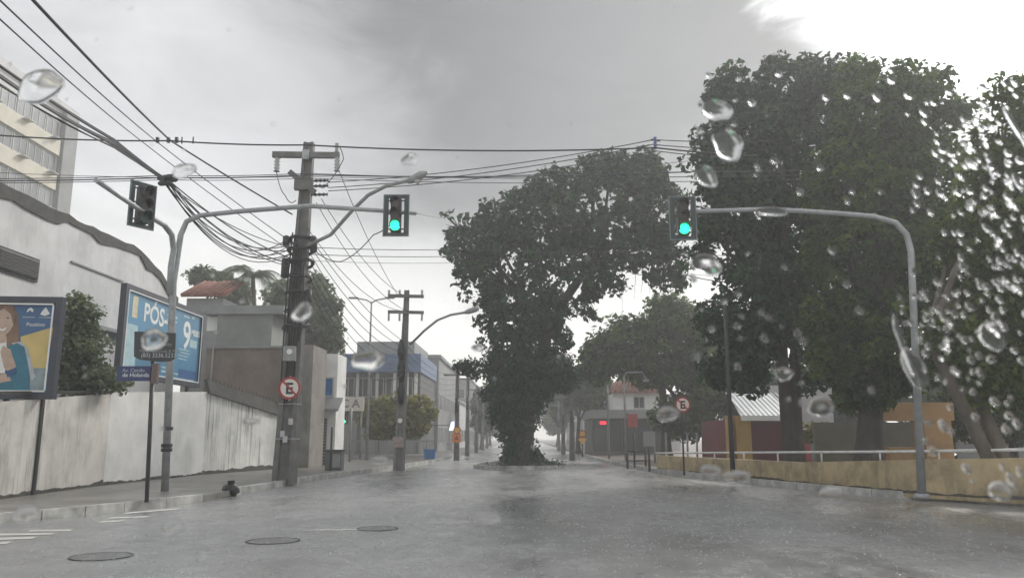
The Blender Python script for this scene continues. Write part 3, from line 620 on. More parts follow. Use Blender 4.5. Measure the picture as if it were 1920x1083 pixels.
# brown rendered building behind the streaked wall
Yd = 36.0
a, b = P(381, 740, Yd), P(566, 740, Yd); zt1, zt2 = P(460, 652, Yd).z, P(460, 588, Yd).z
t = thing('shed_building', 'brown weathered building with grey sheet upper part behind the streaked wall', 'building', ((a.x+b.x)/2, Yd, 0))
m = MB(); m.box(((a.x+b.x)/2, Yd+3, zt1/2), (b.x-a.x, 6, zt1)); m.build('wall', M_BROWN, t)
c0, c1 = P(405, 600, Yd).x, P(508, 600, Yd).x; m = MB(); m.box(((c0+c1)/2, Yd+1.4, (zt1+zt2)/2), (c1-c0, 2.4, zt2-zt1-.004)); m.build('sheet_cladding', M_FIBRE, t)
c0, c1 = P(381, 600, Yd).x, P(405, 600, Yd).x; m = MB(); m.box(((c0+c1)/2-.02, Yd+1.6, (zt1+zt2)/2+.4), (c1-c0, 2.2, zt2-zt1-.9)); m.build('white_block', M_WALLW, t)
c0, c1 = P(380, 600, Yd).x, P(530, 600, Yd).x; m = MB(); m.box(((c0+c1)/2, Yd+1.5, zt2+.2), (c1-c0, 2.9, .4)); m.build('parapet', M_MGREY, t)
m = MB(); x = P(398, 700, Yd).x; m.tube([(x, Yd-.08, .2), (x, Yd-.08, zt1+.2)], .05, 8); m.build('drain_pipe', M_MGREY, t)
m = MB(); m.beam((a.x, Yd-.04, zt1+.03), (b.x, Yd-.04, zt1+.03), .12, .1); m.build('string_course', M_MGREY, t)
c0, c1 = P(564, 700, Yd-2).x, P(590, 700, Yd-2).x; zz = P(575, 648, Yd-2).z; m = MB(); m.box(((c0+c1)/2, Yd-1.2, zz/2), (c1-c0, 2.3, zz)); m.build('pier', pmat('taupe_render', (0.24, .22, .20), .8, .3, 1.5, streak=.4), t)

# corner shop past the pole: white pilaster, shuttered door, awning
Ys = 37.0
a, b = P(592, 870, Ys), P(626, 870, Ys); zs = P(610, 663, Ys).z
t = thing('corner_shop', 'narrow white shop with dark roller shutter and awning behind the concrete pole', 'building', (a.x, Ys, HP))
m = MB(); m.box(((a.x+b.x)/2-.1, Ys+.9, zs/2), (b.x-a.x+.2, 1.8, zs)); m.build('wall', M_WALLW, t)
pz = P(585, 795, Ys).z; m = MB(); m.box((a.x-.12, Ys-.1, P(590, 752, Ys).z/2), (.5, .5, P(590, 752, Ys).z)); m.build('pilaster', M_WALLW, t)
s0, s1 = P(594, 800, Ys).x, P(613, 800, Ys).x; zsh = P(600, 778, Ys).z
for i in range(int((zsh-HP)/.14)):
    m = MB(); m.box(((s0+s1)/2, Ys-.03, HP+.07+i*.14), (s1-s0, .06, .125)); m.build('shutter_slat', M_DGREY, t)
aw0, aw1 = P(596, 760, Ys-1).x, P(634, 760, Ys-1).x; z0a, z1a = P(600, 772, Ys).z, P(600, 750, Ys).z
m = MB(); m.prism([(aw0, Ys-1.0, z0a), (aw1, Ys-1.0, z0a), (aw1, Ys-.1, z1a), (aw0, Ys-.1, z1a)], (0, 0, .12)); m.build('awning', M_MGREY, t)
window(t, ((a.x+b.x)/2+.05, Ys, P(608, 725, Ys).z), .45, .9, (0, -1, 0), glass=M_BLUE2, mull=0); window(t, ((a.x+b.x)/2+.05, Ys, P(608, 757, Ys).z), .45, .4, (0, -1, 0), mull=0)
m = MB(); w0, w1 = P(614, 800, Ys+2).x, P(634, 800, Ys+2).x; zz = P(630, 778, Ys+2).z; m.box(((w0+w1)/2+.02, Ys+2.4, zz/2), (w1-w0, 1.1, zz)); m.build('side_wall', M_WALLW, t)
q = G(624, 881, HP); t = thing('electrical_cabinet', 'dark box cabinet standing on the pavement by the shutter', 'cabinet', (q.x, q.y, HP))
hc = P(624, 845, q.y).z; m = MB(); m.box((q.x, q.y+.25, (HP+hc)/2), (.62, .5, hc-HP)); m.build('casing', M_DGREY, t, bevel=.02)
m = MB(); m.box((q.x, q.y+.25, hc+.025), (.7, .58, .05)); m.build('lid', M_DARKM, t)
m = MB(); m.box((q.x+.12, q.y-.012, (HP+hc)/2), (.3, .02, (hc-HP)*.7)); m.build('door', M_MGREY, t)
q2 = Vector((q.x-.0, q.y-.4, HP)); m = MB(); m.tube([q2, q2+Vector((0, 0, P(632, 800, q.y).z-HP))], .04, 8); tag(m.build('bollard', M_DARKM), 'thin dark post in front of the box cabinet', 'post')

# blue-fascia building
Yf = 62.0
a, b = P(618, 860, Yf), P(782, 860, Yf); zf1, zf0 = P(700, 663, Yf).z, P(700, 697, Yf).z; zu = P(700, 636, Yf).z; zm = P(700, 752, Yf).z
t = thing('store_building', 'grey two storey store with long blue fascia beyond the crossing', 'building', ((a.x+b.x)/2, Yf, HP))
m = MB(); m.box(((a.x+b.x)/2, Yf+6, zf0/2), (b.x-a.x, 10, zf0)); m.build('wall', M_DGREY, t)
m = MB(); m.box(((a.x+b.x)/2, Yf+5.5, (zf0+zf1)/2), (b.x-a.x+.3, 11.2, zf1-zf0)); m.build('fascia', M_BLUE, t)
c0, c1 = P(662, 650, Yf).x, P(772, 650, Yf).x; m = MB(); m.box(((c0+c1)/2, Yf+6, (zf1+zu)/2+.01), (c1-c0, 9, zu-zf1)); m.build('upper_storey', M_MGREY, t)
m = MB(); m.box(((a.x+b.x)/2, Yf+.6, zm-.1), (b.x-a.x, 1.0, .3)); m.build('balcony_slab', M_MGREY, t)
for px in (630, 668, 705, 738, 762, 778):
    x = P(px, 720, Yf).x; m = MB(); m.box((x, Yf+.5, (zm+zf0)/2+.02), (.22, .22, zf0-zm-.1)); m.build('column', M_WHITE if px > 730 else M_LGREY, t)
for i in range(5):
    x = a.x+1.0+i*1.15; window(t, (x, Yf+1.0, (zm+zf0)/2), 1.0, 1.5, (0, -1, 0), mull=1)
for i in range(4):
    x = a.x+1.2+i*1.5; m = MB(); m.box((x, Yf+.97, 1.4), (1.2, .06, 2.5)); m.build('shop_shutter', M_MGREY, t)
# white name board
Yn = 47.0; a, b = P(630, 770, Yn), P(682, 770, Yn); zt = P(655, 744, Yn).z
t = thing('name_board', 'white board with grey capital letters C A above the fence', 'sign', ((a.x+b.x)/2, Yn, HP))
m = MB(); m.box(((a.x+b.x)/2, Yn, (a.z+zt)/2), (b.x-a.x, .12, zt-a.z)); m.build('board', M_SIGNW, t)
text('C A', .66, (P(639, 764, Yn-.07).x, Yn-.066, P(639, 763, Yn).z), (1, 0, 0), (0, 0, 1), M_MGREY, 'lettering', t, bold=.02)
for px in (636, 676): x = P(px, 800, Yn).x; m = MB(); m.tube([(x, Yn+.12, HP), (x, Yn+.12, zt-.05)], .05, 8); m.build('post', M_GREYPOST, t)

# bar fence beyond the crossing, each bar its own
Yg = 48.5; x0, x1 = P(660, 850, Yg).x, P(815, 850, Yg).x; zf = P(740, 826, Yg).z
t = thing('bar_fence', 'grey metal bar fence along the pavement beyond the crossing', 'fence', ((x0+x1)/2, Yg, HP))
for z in (HP+.15, zf): m = MB(); m.beam((x0, Yg, z), (x1, Yg, z), .05, .06); m.build('rail', M_GREYPOST, t)
nb = int((x1-x0)/.16)
for i in range(nb+1):
    x = x0+(x1-x0)*i/nb; m = MB(); m.box((x, Yg+.003, (HP+zf)/2), (.03, .03, zf-HP-.02) if i % 9 else (.08, .08, zf-HP+.1)); m.build('bar' if i % 9 else 'post', M_GREYPOST, t)
q = P(806, 860, Yg-.6); t = thing('recycling_bin', 'small blue bin by the end of the bar fence', 'bin', (q.x, Yg-.6, HP))
m = MB(); m.prism([(q.x-.28, Yg-.9, HP), (q.x+.28, Yg-.9, HP), (q.x+.33, Yg-.9, HP+.5), (q.x-.33, Yg-.9, HP+.5)], (0, .5, 0)); m.build('tub', M_BLUE2, t)
m = MB(); m.box((q.x, Yg-.65, HP+.53), (.72, .56, .06)); m.build('lid', M_BLUE2, t)

# ------------------------------------------------------------------ far street: buildings both sides
def block(label, x0, x1, y0, y1, h, mat, side, cols, rows, roof=M_MGREY, glass=None):
    t = thing('street_building', label, 'building', ((x0+x1)/2, (y0+y1)/2, HP))
    m = MB(); m.box(((x0+x1)/2, (y0+y1)/2, h/2), (x1-x0, y1-y0, h)); m.build('wall', mat, t)
    m = MB(); m.box(((x0+x1)/2, (y0+y1)/2, h+.15), (x1-x0+.4, y1-y0+.4, .3)); m.build('roof', roof, t)
    xf = x1 if side < 0 else x0; nx = 1 if side < 0 else -1
    for r in range(rows):
        z = 1.6+r*3.0
        if z+1 > h: break
        for c in range(cols):
            window(t, (xf, y0+(y1-y0)*(c+.5)/cols, z), (y1-y0)/cols*.6, 1.5, (nx, 0, 0), mull=1)
        for c in range(3):
            window(t, (x0+(x1-x0)*(c+.5)/3, y0, z), (x1-x0)/3*.55, 1.4, (0, -1, 0), mull=1)
    return t
block('dim grey block with arched sign behind the orange road sign', -17, -8.0, 74, 92, 8.6, M_MGREY, -1, 5, 2)
block('pale low house on the avenue behind the dim grey block', -15, -8.0, 96, 112, 5.5, M_LGREY, -1, 4, 1)
block('grey three storey block far down the avenue past the bar fence', -18, -8.0, 116, 140, 9.5, M_MGREY, -1, 6, 3)
block('faint pale block near the end of the avenue by the left poles', -16, -8, 146, 180, 7.5, M_LGREY, -1, 6, 2)
block('faint grey block near the end of the avenue by the pole row opposite', 8, 18, 120, 160, 8.0, M_MGREY, 1, 6, 2)
block('hazy low house beyond the tiled-roof house', 7.4, 16, 84, 104, 5.5, M_LGREY, 1, 4, 1)
# lit blue-white shop sign
q = P(848, 797, 72); t = thing('shop_sign', 'small lit blue and white shop sign over the avenue pavement', 'sign', (q.x, 72, q.z-.6))
m = MB(); m.prism([(q.x-.3, 72, q.z-.45), (q.x+.25, 72, q.z-.45), (q.x+.4, 72, q.z+.45), (q.x-.1, 72, q.z+.3)], (0, .12, 0)); m.build('panel', pmat('lit_sign', (.5, .55, .8), .4, .1, emit=(.75, .8, 1.0), estr=.9), t)
m = MB(); m.beam((q.x, 72.1, q.z), (q.x-2.0, 72.1, q.z), .06, .06); m.build('bracket', M_DARKM, t)

# tiled-roof house and dark storefront on the right
Yh = 60.0
a, b = P(1112, 850, Yh), P(1250, 850, Yh); z1 = P(1180, 784, Yh).z; z2 = P(1180, 768, Yh).z
t = thing('tiled_house', 'white house with red tile roof above a dark shopfront', 'house', ((a.x+b.x)/2, Yh, HP))
m = MB(); m.box(((a.x+b.x)/2, Yh+4.2, z1/2), (b.x-a.x, 8, z1)); m.build('shop_wall', M_DGREY, t)
m = MB(); m.box(((a.x+b.x)/2, Yh+4, (z1+z2)/2+.01), (b.x-a.x+.3, 8.6, z2-z1)); m.build('concrete_band', M_MGREY, t)
c0, c1 = P(1152, 750, Yh).x, P(1244, 750, Yh).x; z3 = P(1200, 737, Yh+1).z; m = MB(); m.box(((c0+c1)/2, Yh+4, (z2+z3)/2+.02), (c1-c0, 6, z3-z2)); m.build('upper_wall', M_WHITE, t)
zr = P(1200, 703, Yh+3).z
m = MB(); m.prism([(c0-.3, Yh+.6, z3), (c1+.3, Yh+.6, z3), (c1-1.0, Yh+3.6, zr), (c0+1.0, Yh+3.6, zr)], (0, .06, .1)); rf = m.build('roof', M_TILE, t)
for i in range(12):
    f = i/11; xx0 = c0-.25+(c1-c0+.5)*f; xx1 = c0+1.0+(c1-c0-2.0)*f; m = MB(); m.tube([(xx0, Yh+.5, z3+.1), (xx1, Yh+3.6, zr+.1)], .12, 6); m.build('tile_row', M_TILE, rf)
m = MB(); m.prism([(c0-.3, Yh+6.6, z3), (c1+.3, Yh+6.6, z3), (c1-1.0, Yh+3.7, zr), (c0+1.0, Yh+3.7, zr)], (0, -.06, .1)); m.build('roof', M_TILE, t)
window(t, (P(1198, 750, Yh+1).x, Yh+1, P(1198, 754, Yh+1).z), .85, .9, (0, -1, 0), mull=1)
for i in range(5):
    x = a.x+.55+i*1.08; window(t, (x, Yh+.2, 1.5), 1.0, 2.3, (0, -1, 0), frame=M_DARKM, mull=0)
q = P(1131, 792, Yh-.3); t = thing('led_sign', 'small red lit display sign on the dark shopfront', 'sign', (q.x, Yh-.3, q.z-.2))
m = MB(); m.box((q.x, Yh-.1, q.z), (.8, .25, .46)); m.build('casing', M_DARKM, t); m = MB(); m.box((q.x, Yh-.235, q.z), (.46, .02, .22)); m.build('display', M_REDLED, t)
q = P(1186, 788, Yh-2); t = thing('hoarding_sign', 'dark red board hanging over the dark shopfront entrance', 'sign', (q.x, Yh-2, q.z-.5))
m = MB(); m.box((q.x, Yh-2, q.z), (.72, .08, .92)); m.build('panel', M_SIGNR, t); m = MB(); m.beam((q.x-.3, Yh-2, q.z+.5), (q.x-.3, Yh+.0, q.z+.5), .04, .04); m.build('bracket', M_DARKM, t)

# ochre and maroon kiosk building
Yk = 35.0
a, b = P(1372, 858, Yk), P(1500, 858, Yk); zk = P(1440, 785, Yk).z
t = thing('kiosk_building', 'maroon walled kiosk with ochre pillars and pale roof behind the rail', 'building', ((a.x+b.x)/2, Yk, HP))
m = MB(); m.box(((a.x+b.x)/2, Yk+3, zk/2), (b.x-a.x, 5.6, zk)); m.build('wall', M_MAROON, t)
for p0, p1 in ((1364, 1373), (1379, 1407)):
    x0, x1 = P(p0, 800, Yk-.3).x, P(p1, 800, Yk-.3).x; zz = P(1380, 779, Yk).z; m = MB(); m.box(((x0+x1)/2, Yk-.15, zz/2), (x1-x0, .5, zz)); m.build('pillar', M_OCHRE2, t)
x0, x1 = P(1388, 780, Yk-.6).x, P(1500, 780, Yk-.6).x; zl = P(1440, 783, Yk-.6).z; zh = P(1440, 751, Yk+2.5).z
m = MB(); m.prism([(x0, Yk-.7, zl), (x1, Yk-.7, zl), (x1, Yk+3.5, zh+.3), (x0+.6, Yk+3.5, zh+.3)], (0, 0, .1)); rf = m.build('roof', M_ROOFW, t)
for i in range(12):
    x = x0+.15+(x1-x0-.2)*i/11; m = MB(); m.beam((x, Yk-.68, zl+.12), (x+.3, Yk+3.45, zh+.42), .04, .04); m.build('roof_rib', M_ROOFW, rf)
m = MB(); m.box(((x0+x1)/2, Yk-.75, zl-.02), (x1-x0, .12, .2)); m.build('gutter', M_WHITE, t)
c0, c1 = P(1432, 740, Yk+4).x, P(1560, 740, Yk+4).x; m = MB(); zz = P(1480, 722, Yk+4).z; m.box(((c0+c1)/2, Yk+6, zz/2), (c1-c0, 4, zz)); m.build('rear_block', M_LGREY, t)
# grey yard wall and red panel
Yw = 36.5; a, b = P(1503, 860, Yw), P(1640, 860, Yw); zz = P(1560, 812, Yw).z
t = thing('yard_wall', 'plain grey yard wall beside the maroon kiosk', 'wall', ((a.x+b.x)/2, Yw, HP)); m = MB(); m.box(((a.x+b.x)/2, Yw, zz/2), (b.x-a.x, .2, zz)); m.build('wall_panel', pmat('yard_grey', (.30, .31, .33), .75, .2, 1, streak=.3), t)
m = MB(); m.box(((a.x+b.x)/2, Yw, zz+.035), (b.x-a.x+.1, .28, .07)); m.build('coping', M_MGREY, t)
q = P(1511, 834, Yw-.3); t = thing('banner_panel', 'small bright red panel leaning on the grey yard wall', 'panel', (q.x, Yw-.3, HP)); m = MB(); m.prism([(q.x-.22, Yw-.35, HP), (q.x+.22, Yw-.35, HP), (q.x+.22, Yw-.14, zz*.88), (q.x-.22, Yw-.14, zz*.88)], (0, .03, 0)); m.build('board', M_RED, t)
m = MB(); m.box((q.x, Yw-.3, HP+.03), (.5, .2, .06)); m.build('foot', M_DARKM, t)
# orange portal
Yo = 27.0; a, b = P(1637, 858, Yo), P(1790, 858, Yo); z1, z0 = P(1700, 754, Yo).z, P(1700, 788, Yo).z
t = thing('entrance_portal', 'orange rendered entrance portal behind the rail under the trees', 'portal', ((a.x+b.x)/2, Yo, HP))
m = MB(); m.box(((a.x+b.x)/2, Yo+.4, (z0+z1)/2), (b.x-a.x+.2, .9, z1-z0)); m.build('lintel', M_ORANGE, t)
for x, wd in ((a.x+.15, .3), (b.x-.45, .9)): m = MB(); m.box((x, Yo+.4, z0/2), (wd, .8, z0-.004)); m.build('column', M_ORANGE, t)
m = MB(); zz = P(1700, 838, Yo).z; m.box(((a.x+b.x)/2-.1, Yo+.5, zz/2), (b.x-a.x-1.6, .25, zz)); m.build('low_wall', M_ORANGE, t)
m = MB(); m.box(((a.x+b.x)/2, Yo+3.2, z0/2), (b.x-a.x+1.5, .2, z0)); m.build('back_wall', pmat('dim_render', (.13, .13, .10), .8, .3, 1), t)

# ------------------------------------------------------------------ ochre planter wall with white rail
RW = [G(1232, 881, .1), G(1500, 906, .1), G(1728, 929, .1), G(1925, 940, .1)]
tops = [(1232, 853), (1500, 866), (1728, 861), (1925, 858)]; rails = [(1232, 849), (1500, 847.5), (1728, 846), (1925, 843)]
RW.append(RW[-1]+(RW[-1]-RW[-2])*1.6)
zt = [P(u, v, p.y).z for (u, v), p in zip(tops, RW)]; zt.append(zt[-1]); zrl = [P(u, v, p.y).z for (u, v), p in zip(rails, RW)]; zrl.append(zrl[-1])
t = thing('low_wall', 'low ochre painted wall with dark stains along the pavement', 'wall', (RW[1].x, RW[1].y, HP))
for i in range(4):
    a, b = Vector((RW[i].x, RW[i].y, .05)), Vector((RW[i+1].x, RW[i+1].y, .05)); dd = (b-a).normalized(); nn = Vector((-dd.y, dd.x, 0))
    if nn.y < 0: nn = -nn
    m = MB(); m.prism([a, b-dd*.002, Vector((b.x, b.y, zt[i+1]))-dd*.002, Vector((a.x, a.y, zt[i]))], nn*.22); m.build('wall_panel', M_OCHRE, t)
LW = [Vector((p.x, p.y, HP)) for p in RW]
for i in range(4): mould(t, LW[i], LW[i+1], zt[i], zt[i+1], 20+i, (.02, .09), 0, thin=.005)
t = thing('hand_rail', 'white tubular hand rail running along the ochre wall top', 'rail', (RW[1].x, RW[1].y+.12, zt[1]))
pts = [Vector((p.x, p.y+.13, z)) for p, z in zip(RW, zrl)]; m = MB(); m.tube(pts, .032, 8); m.build('rail', M_RAIL, t)
for i in range(4):
    k_ = max(2, int((RW[i+1]-RW[i]).length/1.7))
    for j in range(k_):
        f = (j+.5)/k_; p = pts[i].lerp(pts[i+1], f); zb2 = zt[i]+(zt[i+1]-zt[i])*f; m = MB(); m.tube([(p.x, p.y, zb2-.02), (p.x, p.y, p.z)], .024, 6); m.build('post', M_RAIL, t)

# ------------------------------------------------------------------ poles
def hpole(t, b, top, w0, w1, mat, name='shaft'):
    """double-T concrete pole: flanges with a recessed web"""
    b, top = Vector(b), Vector(top); m = MB(); rings = []
    for q, wd in ((b-Vector((0, 0, .1)), w0), (top, w1)):
        dp = wd*.72; x, y = wd/2, dp/2; fx, ry = wd*.24, dp*.26
        prof = [(-x, -y), (-x+fx, -y), (-x+fx+.02, -y+ry), (x-fx-.02, -y+ry), (x-fx, -y), (x, -y), (x, y), (x-fx, y), (x-fx-.02, y-ry), (-x+fx+.02, y-ry), (-x+fx, y), (-x, y)]
        rings.append([q+Vector((px, py, 0)) for px, py in prof])
    n = 12; m.add(rings[0]+rings[1], [tuple(range(n))[::-1], tuple(range(n, 2*n))]+[(i, (i+1) % n, n+(i+1) % n, n+i) for i in range(n)])
    return m.build(name, mat, t)
def insulator(t, p, L_=.45, r=.09, horiz=None, mat=None):
    p = Vector(p); d = Vector(horiz) if horiz is not None else Vector((0, 0, -1)); m = MB(); pts = []; rs = []
    for i in range(9): pts.append(p+d*L_*i/8); rs.append(r*(.45 if i % 2 else 1.0))
    m.tube(pts, rs, 10); return m.build('insulator', mat or M_PORC, t)
# pole 1, the big one
q = G(533, 903, .1); B1 = Vector((q.x, q.y, HP)); Y1 = q.y
T1 = P(580, 268, Y1); T1 = Vector((T1.x, Y1, T1.z)); 
def p1(v): 
    f = 0.0
    for _ in range(1): pass
    z = P(565, v, Y1).z; f = (z-B1.z)/(T1.z-B1.z); return B1.lerp(T1, f)
t = thing('power_pole', 'massive dark concrete power pole with crossarm beside the white kerb', 'power pole', B1)
hpole(t, B1, T1, .62, .30, M_CONC)
ca = p1(296); k1 = Y1/FPX
m = MB(); m.beam(ca+Vector((-66*k1, -.25, .02)), ca+Vector((66*k1, -.25, -.02)), .12, .19); arm = m.build('crossarm', M_CONC, t, bevel=.015)
m = MB(); m.beam(ca+Vector((-.1, -.30, .0)), ca+Vector((.1, -.30, .0)), .06, .3); m.build('clamp', M_GALV, t)
for dx in (-56, 62):
    insulator(t, ca+Vector((dx*k1, -.25, -.1)), .42, .10)
insulator(t, ca+Vector((60*k1, -.25, .36)), .26, .07)
br = p1(345); m = MB(); m.beam(br+Vector((-.45, -.28, .3)), br+Vector((.35, -.28, -.35)), .12, .16); m.build('brace', M_CONC, t)
m = MB(); m.box(br+Vector((0, -.27, -.1)), (.55, .16, .35)); m.build('bracket_plate', M_CONC, t)
for v, du in ((342, 20), (352, 28), (368, 16)):
    a = p1(v); insulator(t, a+Vector((.22, -.15, 0)), .5, .055, horiz=Vector((.98, .1, .05)), mat=M_DARKM)
rnd = random.Random(11)
for i, v in enumerate((448, 470, 492, 520, 548, 580, 612)):        # cable wraps and coils
    c = p1(v); m = MB(); rr = .30+.05*rnd.random(); pts = []
    for j in range(17): a = 2*math.pi*j/16; pts.append(c+Vector((rr*1.15*math.cos(a), rr*math.sin(a), .05*math.sin(a*2+i)+.06*math.cos(a+i))))
    m.tube(pts, .035+.03*rnd.random(), 6, cap=False); m.build('cable_wrap', M_RUBBER, t)
for v, dx, hh in ((462, .42, .5), (505, -.40, .62), (560, .36, .5), (455, -.42, .35)):
    c = p1(v)+Vector((dx, -.2, 0)); m = MB(); m.tube([c+Vector((0, 0, -hh/2)), c+Vector((0, 0, -hh/2+.05)), c+Vector((0, 0, hh/2-.05)), c+Vector((0, 0, hh/2))], [.05, .11, .11, .05], 10); m.build('splice_closure', M_RUBBER, t)
for i in range(7):                                                   # cables strapped down the shaft
    a, b = p1(440+10*i), p1(640+rnd.uniform(-20, 120)); dx = -.22+.07*i; m = MB(); m.tube([a+Vector((dx, -.28, 0)), a.lerp(b, .4)+Vector((dx*1.2, -.3, 0)), b+Vector((dx, -.3, 0))], .024, 6); m.build('down_cable', M_RUBBER, t)
c = p1(665); m = MB(); m.box(c+Vector((-.02, -.33, 0)), (.36, .2, .44)); bx_ = m.build('meter_box', M_GREYPOST, t, bevel=.02)
m = MB(); m.disc(c+Vector((0, -.43, .05)), (0, -1, 0), .08, .03, 16); m.build('meter_dial', M_WHITE, bx_)
for v in (757, 822): c = p1(v); m = MB(); m.box(c, (.60 if v > 800 else .555, .43, .03)); m.build('steel_band', M_GALV, t)
for dz, dx in ((.0, .12), (-.35, -.1), (-.5, -.02)): c = p1(790)+Vector((dx, -.215, dz)); m = MB(); m.box(c, (.13, .01, .18)); m.build('torn_bill', M_LGREY, t)
# street lamp arm on the pole
a = p1(466)+Vector((.15, -.2, 0)); pts = [a, P(620, 440, Y1-.6), P(660, 395, Y1-1.0), P(690, 366, Y1-1.3), P(725, 348, Y1-1.6), P(768, 338, Y1-1.9)]
m = MB(); m.tube(pts, .055, 8); m.build('lamp_arm', M_GREYPOST, t)
h0, h1 = P(764, 341, Y1-1.9), P(802, 322, Y1-2.1); m = MB(); m.tube([h0, h0.lerp(h1, .2), h0.lerp(h1, .7), h1], [.06, .11, .12, .03], 10); m.build('lamp_head', M_GREYPOST, t)
c = h0.lerp(h1, .5)+Vector((0, 0, -.10)); m = MB(); m.tube([c+Vector((-.12, 0, .02)), c+Vector((0, 0, -.05)), c+Vector((.12, 0, .02))], [.03, .08, .03], 10); m.build('lamp_lens', M_PORC, t)

# no-parking sign plates
def no_parking(t, c, r, tilt=0.0):
    c = Vector(c); nr = Vector((0, -1, 0))
    m = MB(); m.disc(c, nr, r, .012, 32); pl_ = m.build('plate', M_SIGNW, t)
    m = MB(); m.ring(c+nr*.013, nr, r*.80, r*1.0, .006, 36); m.build('red_ring', M_SIGNR, t)
    o = text('E', r*1.36, c+nr*.015+Vector((-r*.36, 0, -r*.49)), (1, 0, 0), (0, 0, 1), M_SIGNK, 'letter', t, bold=r*.045)
    m = MB(); dd = Vector((.72, 0, -.72))*r*.84; m.beam(c+nr*.021-dd, c+nr*.021+dd, .004, r*.17); m.build('red_slash', M_SIGNR, t)
c = P(543, 727, Y1-.36); t = thing('no_parking_sign', 'round red and white no parking sign strapped to the concrete pole', 'road sign', (c.x, c.y, c.z-.33)); no_parking(t, c, .325)
m = MB(); m.box(c+Vector((0, .04, 0)), (.06, .05, .7)); m.build('bracket', M_GALV, t)
q = G(1283, 891, HP); t = thing('no_parking_sign', 'round no parking sign on a thin dark post before the ochre wall', 'road sign', q)
c = P(1280, 758, q.y-.05); no_parking(t, c, .26); m = MB(); m.tube([q, Vector((q.x-.01, q.y, c.z+.2))], .032, 8); m.build('post', M_DARKM, t)

# pole 2 with two crossarms
q = G(748, 879, .1); B2 = Vector((q.x, q.y, HP)); Y2 = q.y; T2 = P(763, 544, Y2); T2 = Vector((T2.x, Y2, T2.z))
t = thing('power_pole', 'slim concrete power pole with two crossarms past the crossing', 'power pole', B2); hpole(t, B2, T2, .44, .2, M_CONCF)
for v in (556, 586):
    c = P(762, v, Y2); c = Vector((c.x, Y2, c.z)); hw_ = 34*Y2/FPX; m = MB(); m.beam(c+Vector((-hw_, -.15, .02)), c+Vector((hw_, -.15, -.02)), .1, .13); m.build('crossarm', M_CONCF, t)
    for dx in (-.95, -.35, .9): insulator(t, c+Vector((dx*hw_, -.15, .25 if v == 556 else -.06)), .2 if v == 556 else .3, .06)
for v in (660, 690, 700, 735): c = P(755, v, Y2); m = MB(); m.tube([Vector((c.x-.05, Y2-.12, c.z+.5)), Vector((c.x-.04, Y2-.2, c.z)), Vector((c.x-.05, Y2-.12, c.z-.5))], [.07, .16, .06], 8); m.build('splice_closure', M_RUBBER, t)
pts = [P(770, 645, Y2-.2), P(795, 620, Y2-.8), P(820, 600, Y2-1.4), P(845, 590, Y2-1.8), P(875, 585, Y2-2.2)]; m = MB(); m.tube(pts, .05, 8); m.build('lamp_arm', M_GREYPOST, t)
h0, h1 = P(870, 586, Y2-2.2), P(898, 578, Y2-2.5); m = MB(); m.tube([h0, h0.lerp(h1, .3), h0.lerp(h1, .8), h1], [.05, .11, .11, .03], 8); m.build('lamp_head', M_GREYPOST, t)
c = P(747, 828, Y2-.27); m = MB(); m.box(c, (.42, .02, .42)); m.build('notice_plate', pmat('faded_notice', (.35, .27, .25), .6, .3, 6), t)
c = P(750, 788, Y2-.27); m = MB(); m.disc(c, (0, -1, 0), .1, .01, 16); m.build('number_tag', M_WHITE, t)

# double street lamp behind pole 2
q = G(687, 863, .1); Yl = q.y; b0 = Vector((q.x, Yl, HP)); tp = P(687, 566, Yl)
t = thing('street_lamp', 'tall double armed street lamp standing behind the fence', 'street lamp', b0); m = MB(); m.tube([b0, Vector((b0.x, Yl, tp.z))], [.09, .05], 8); m.build('post', M_GREYPOST, t)
for sgn in (-1, 1):
    m = MB(); e = Vector((b0.x+sgn*.85, Yl, tp.z+.22)); m.tube([Vector((b0.x, Yl, tp.z-.05)), Vector((b0.x+sgn*.3, Yl, tp.z+.12)), e], .04, 6); m.build('arm', M_GREYPOST, t); m = MB(); m.box(e+Vector((sgn*.2, 0, .02)), (.55, .2, .1)); m.build('lamp_head', M_GREYPOST, t, bevel=.03)

# rows of poles down the avenue
for u, v, vt, lab in ((856, 861, 690, 'concrete pole carrying the orange road sign down the avenue'), (876, 853, 700, 'concrete pole just behind the one with the orange sign'), (893, 847, 722, 'concrete pole third along the far pavement row'), (905, 842.5, 740, 'hazy concrete pole fourth along the far pavement row'), (913, 839, 755, 'faint concrete pole fifth along the far pavement row'),
                      (1073, 861, 712, 'concrete pole near the amber signs beside the right carriageway'), (1056, 850, 735, 'hazy concrete pole next behind the one near the amber signs'), (1048, 844, 752, 'faint concrete pole farthest of the row behind the amber signs')):
    q = G(u, v, .1); tp = P(u+3, vt, q.y); t = thing('power_pole', lab, 'power pole', (q.x, q.y, HP), 'concrete poles down the avenue'); hpole(t, (q.x, q.y, HP), (q.x, q.y, tp.z), .34, .18, M_CONCF)
    m = MB(); m.beam((q.x-.8, q.y-.13, tp.z-.4), (q.x+.8, q.y-.13, tp.z-.4), .1, .12); m.build('crossarm', M_CONCF, t)
    m = MB(); m.tube([(q.x, q.y-.2, tp.z-2.6), (q.x, q.y-.2, tp.z-1.8)], .1, 8); m.build('splice_closure', M_RUBBER, t)
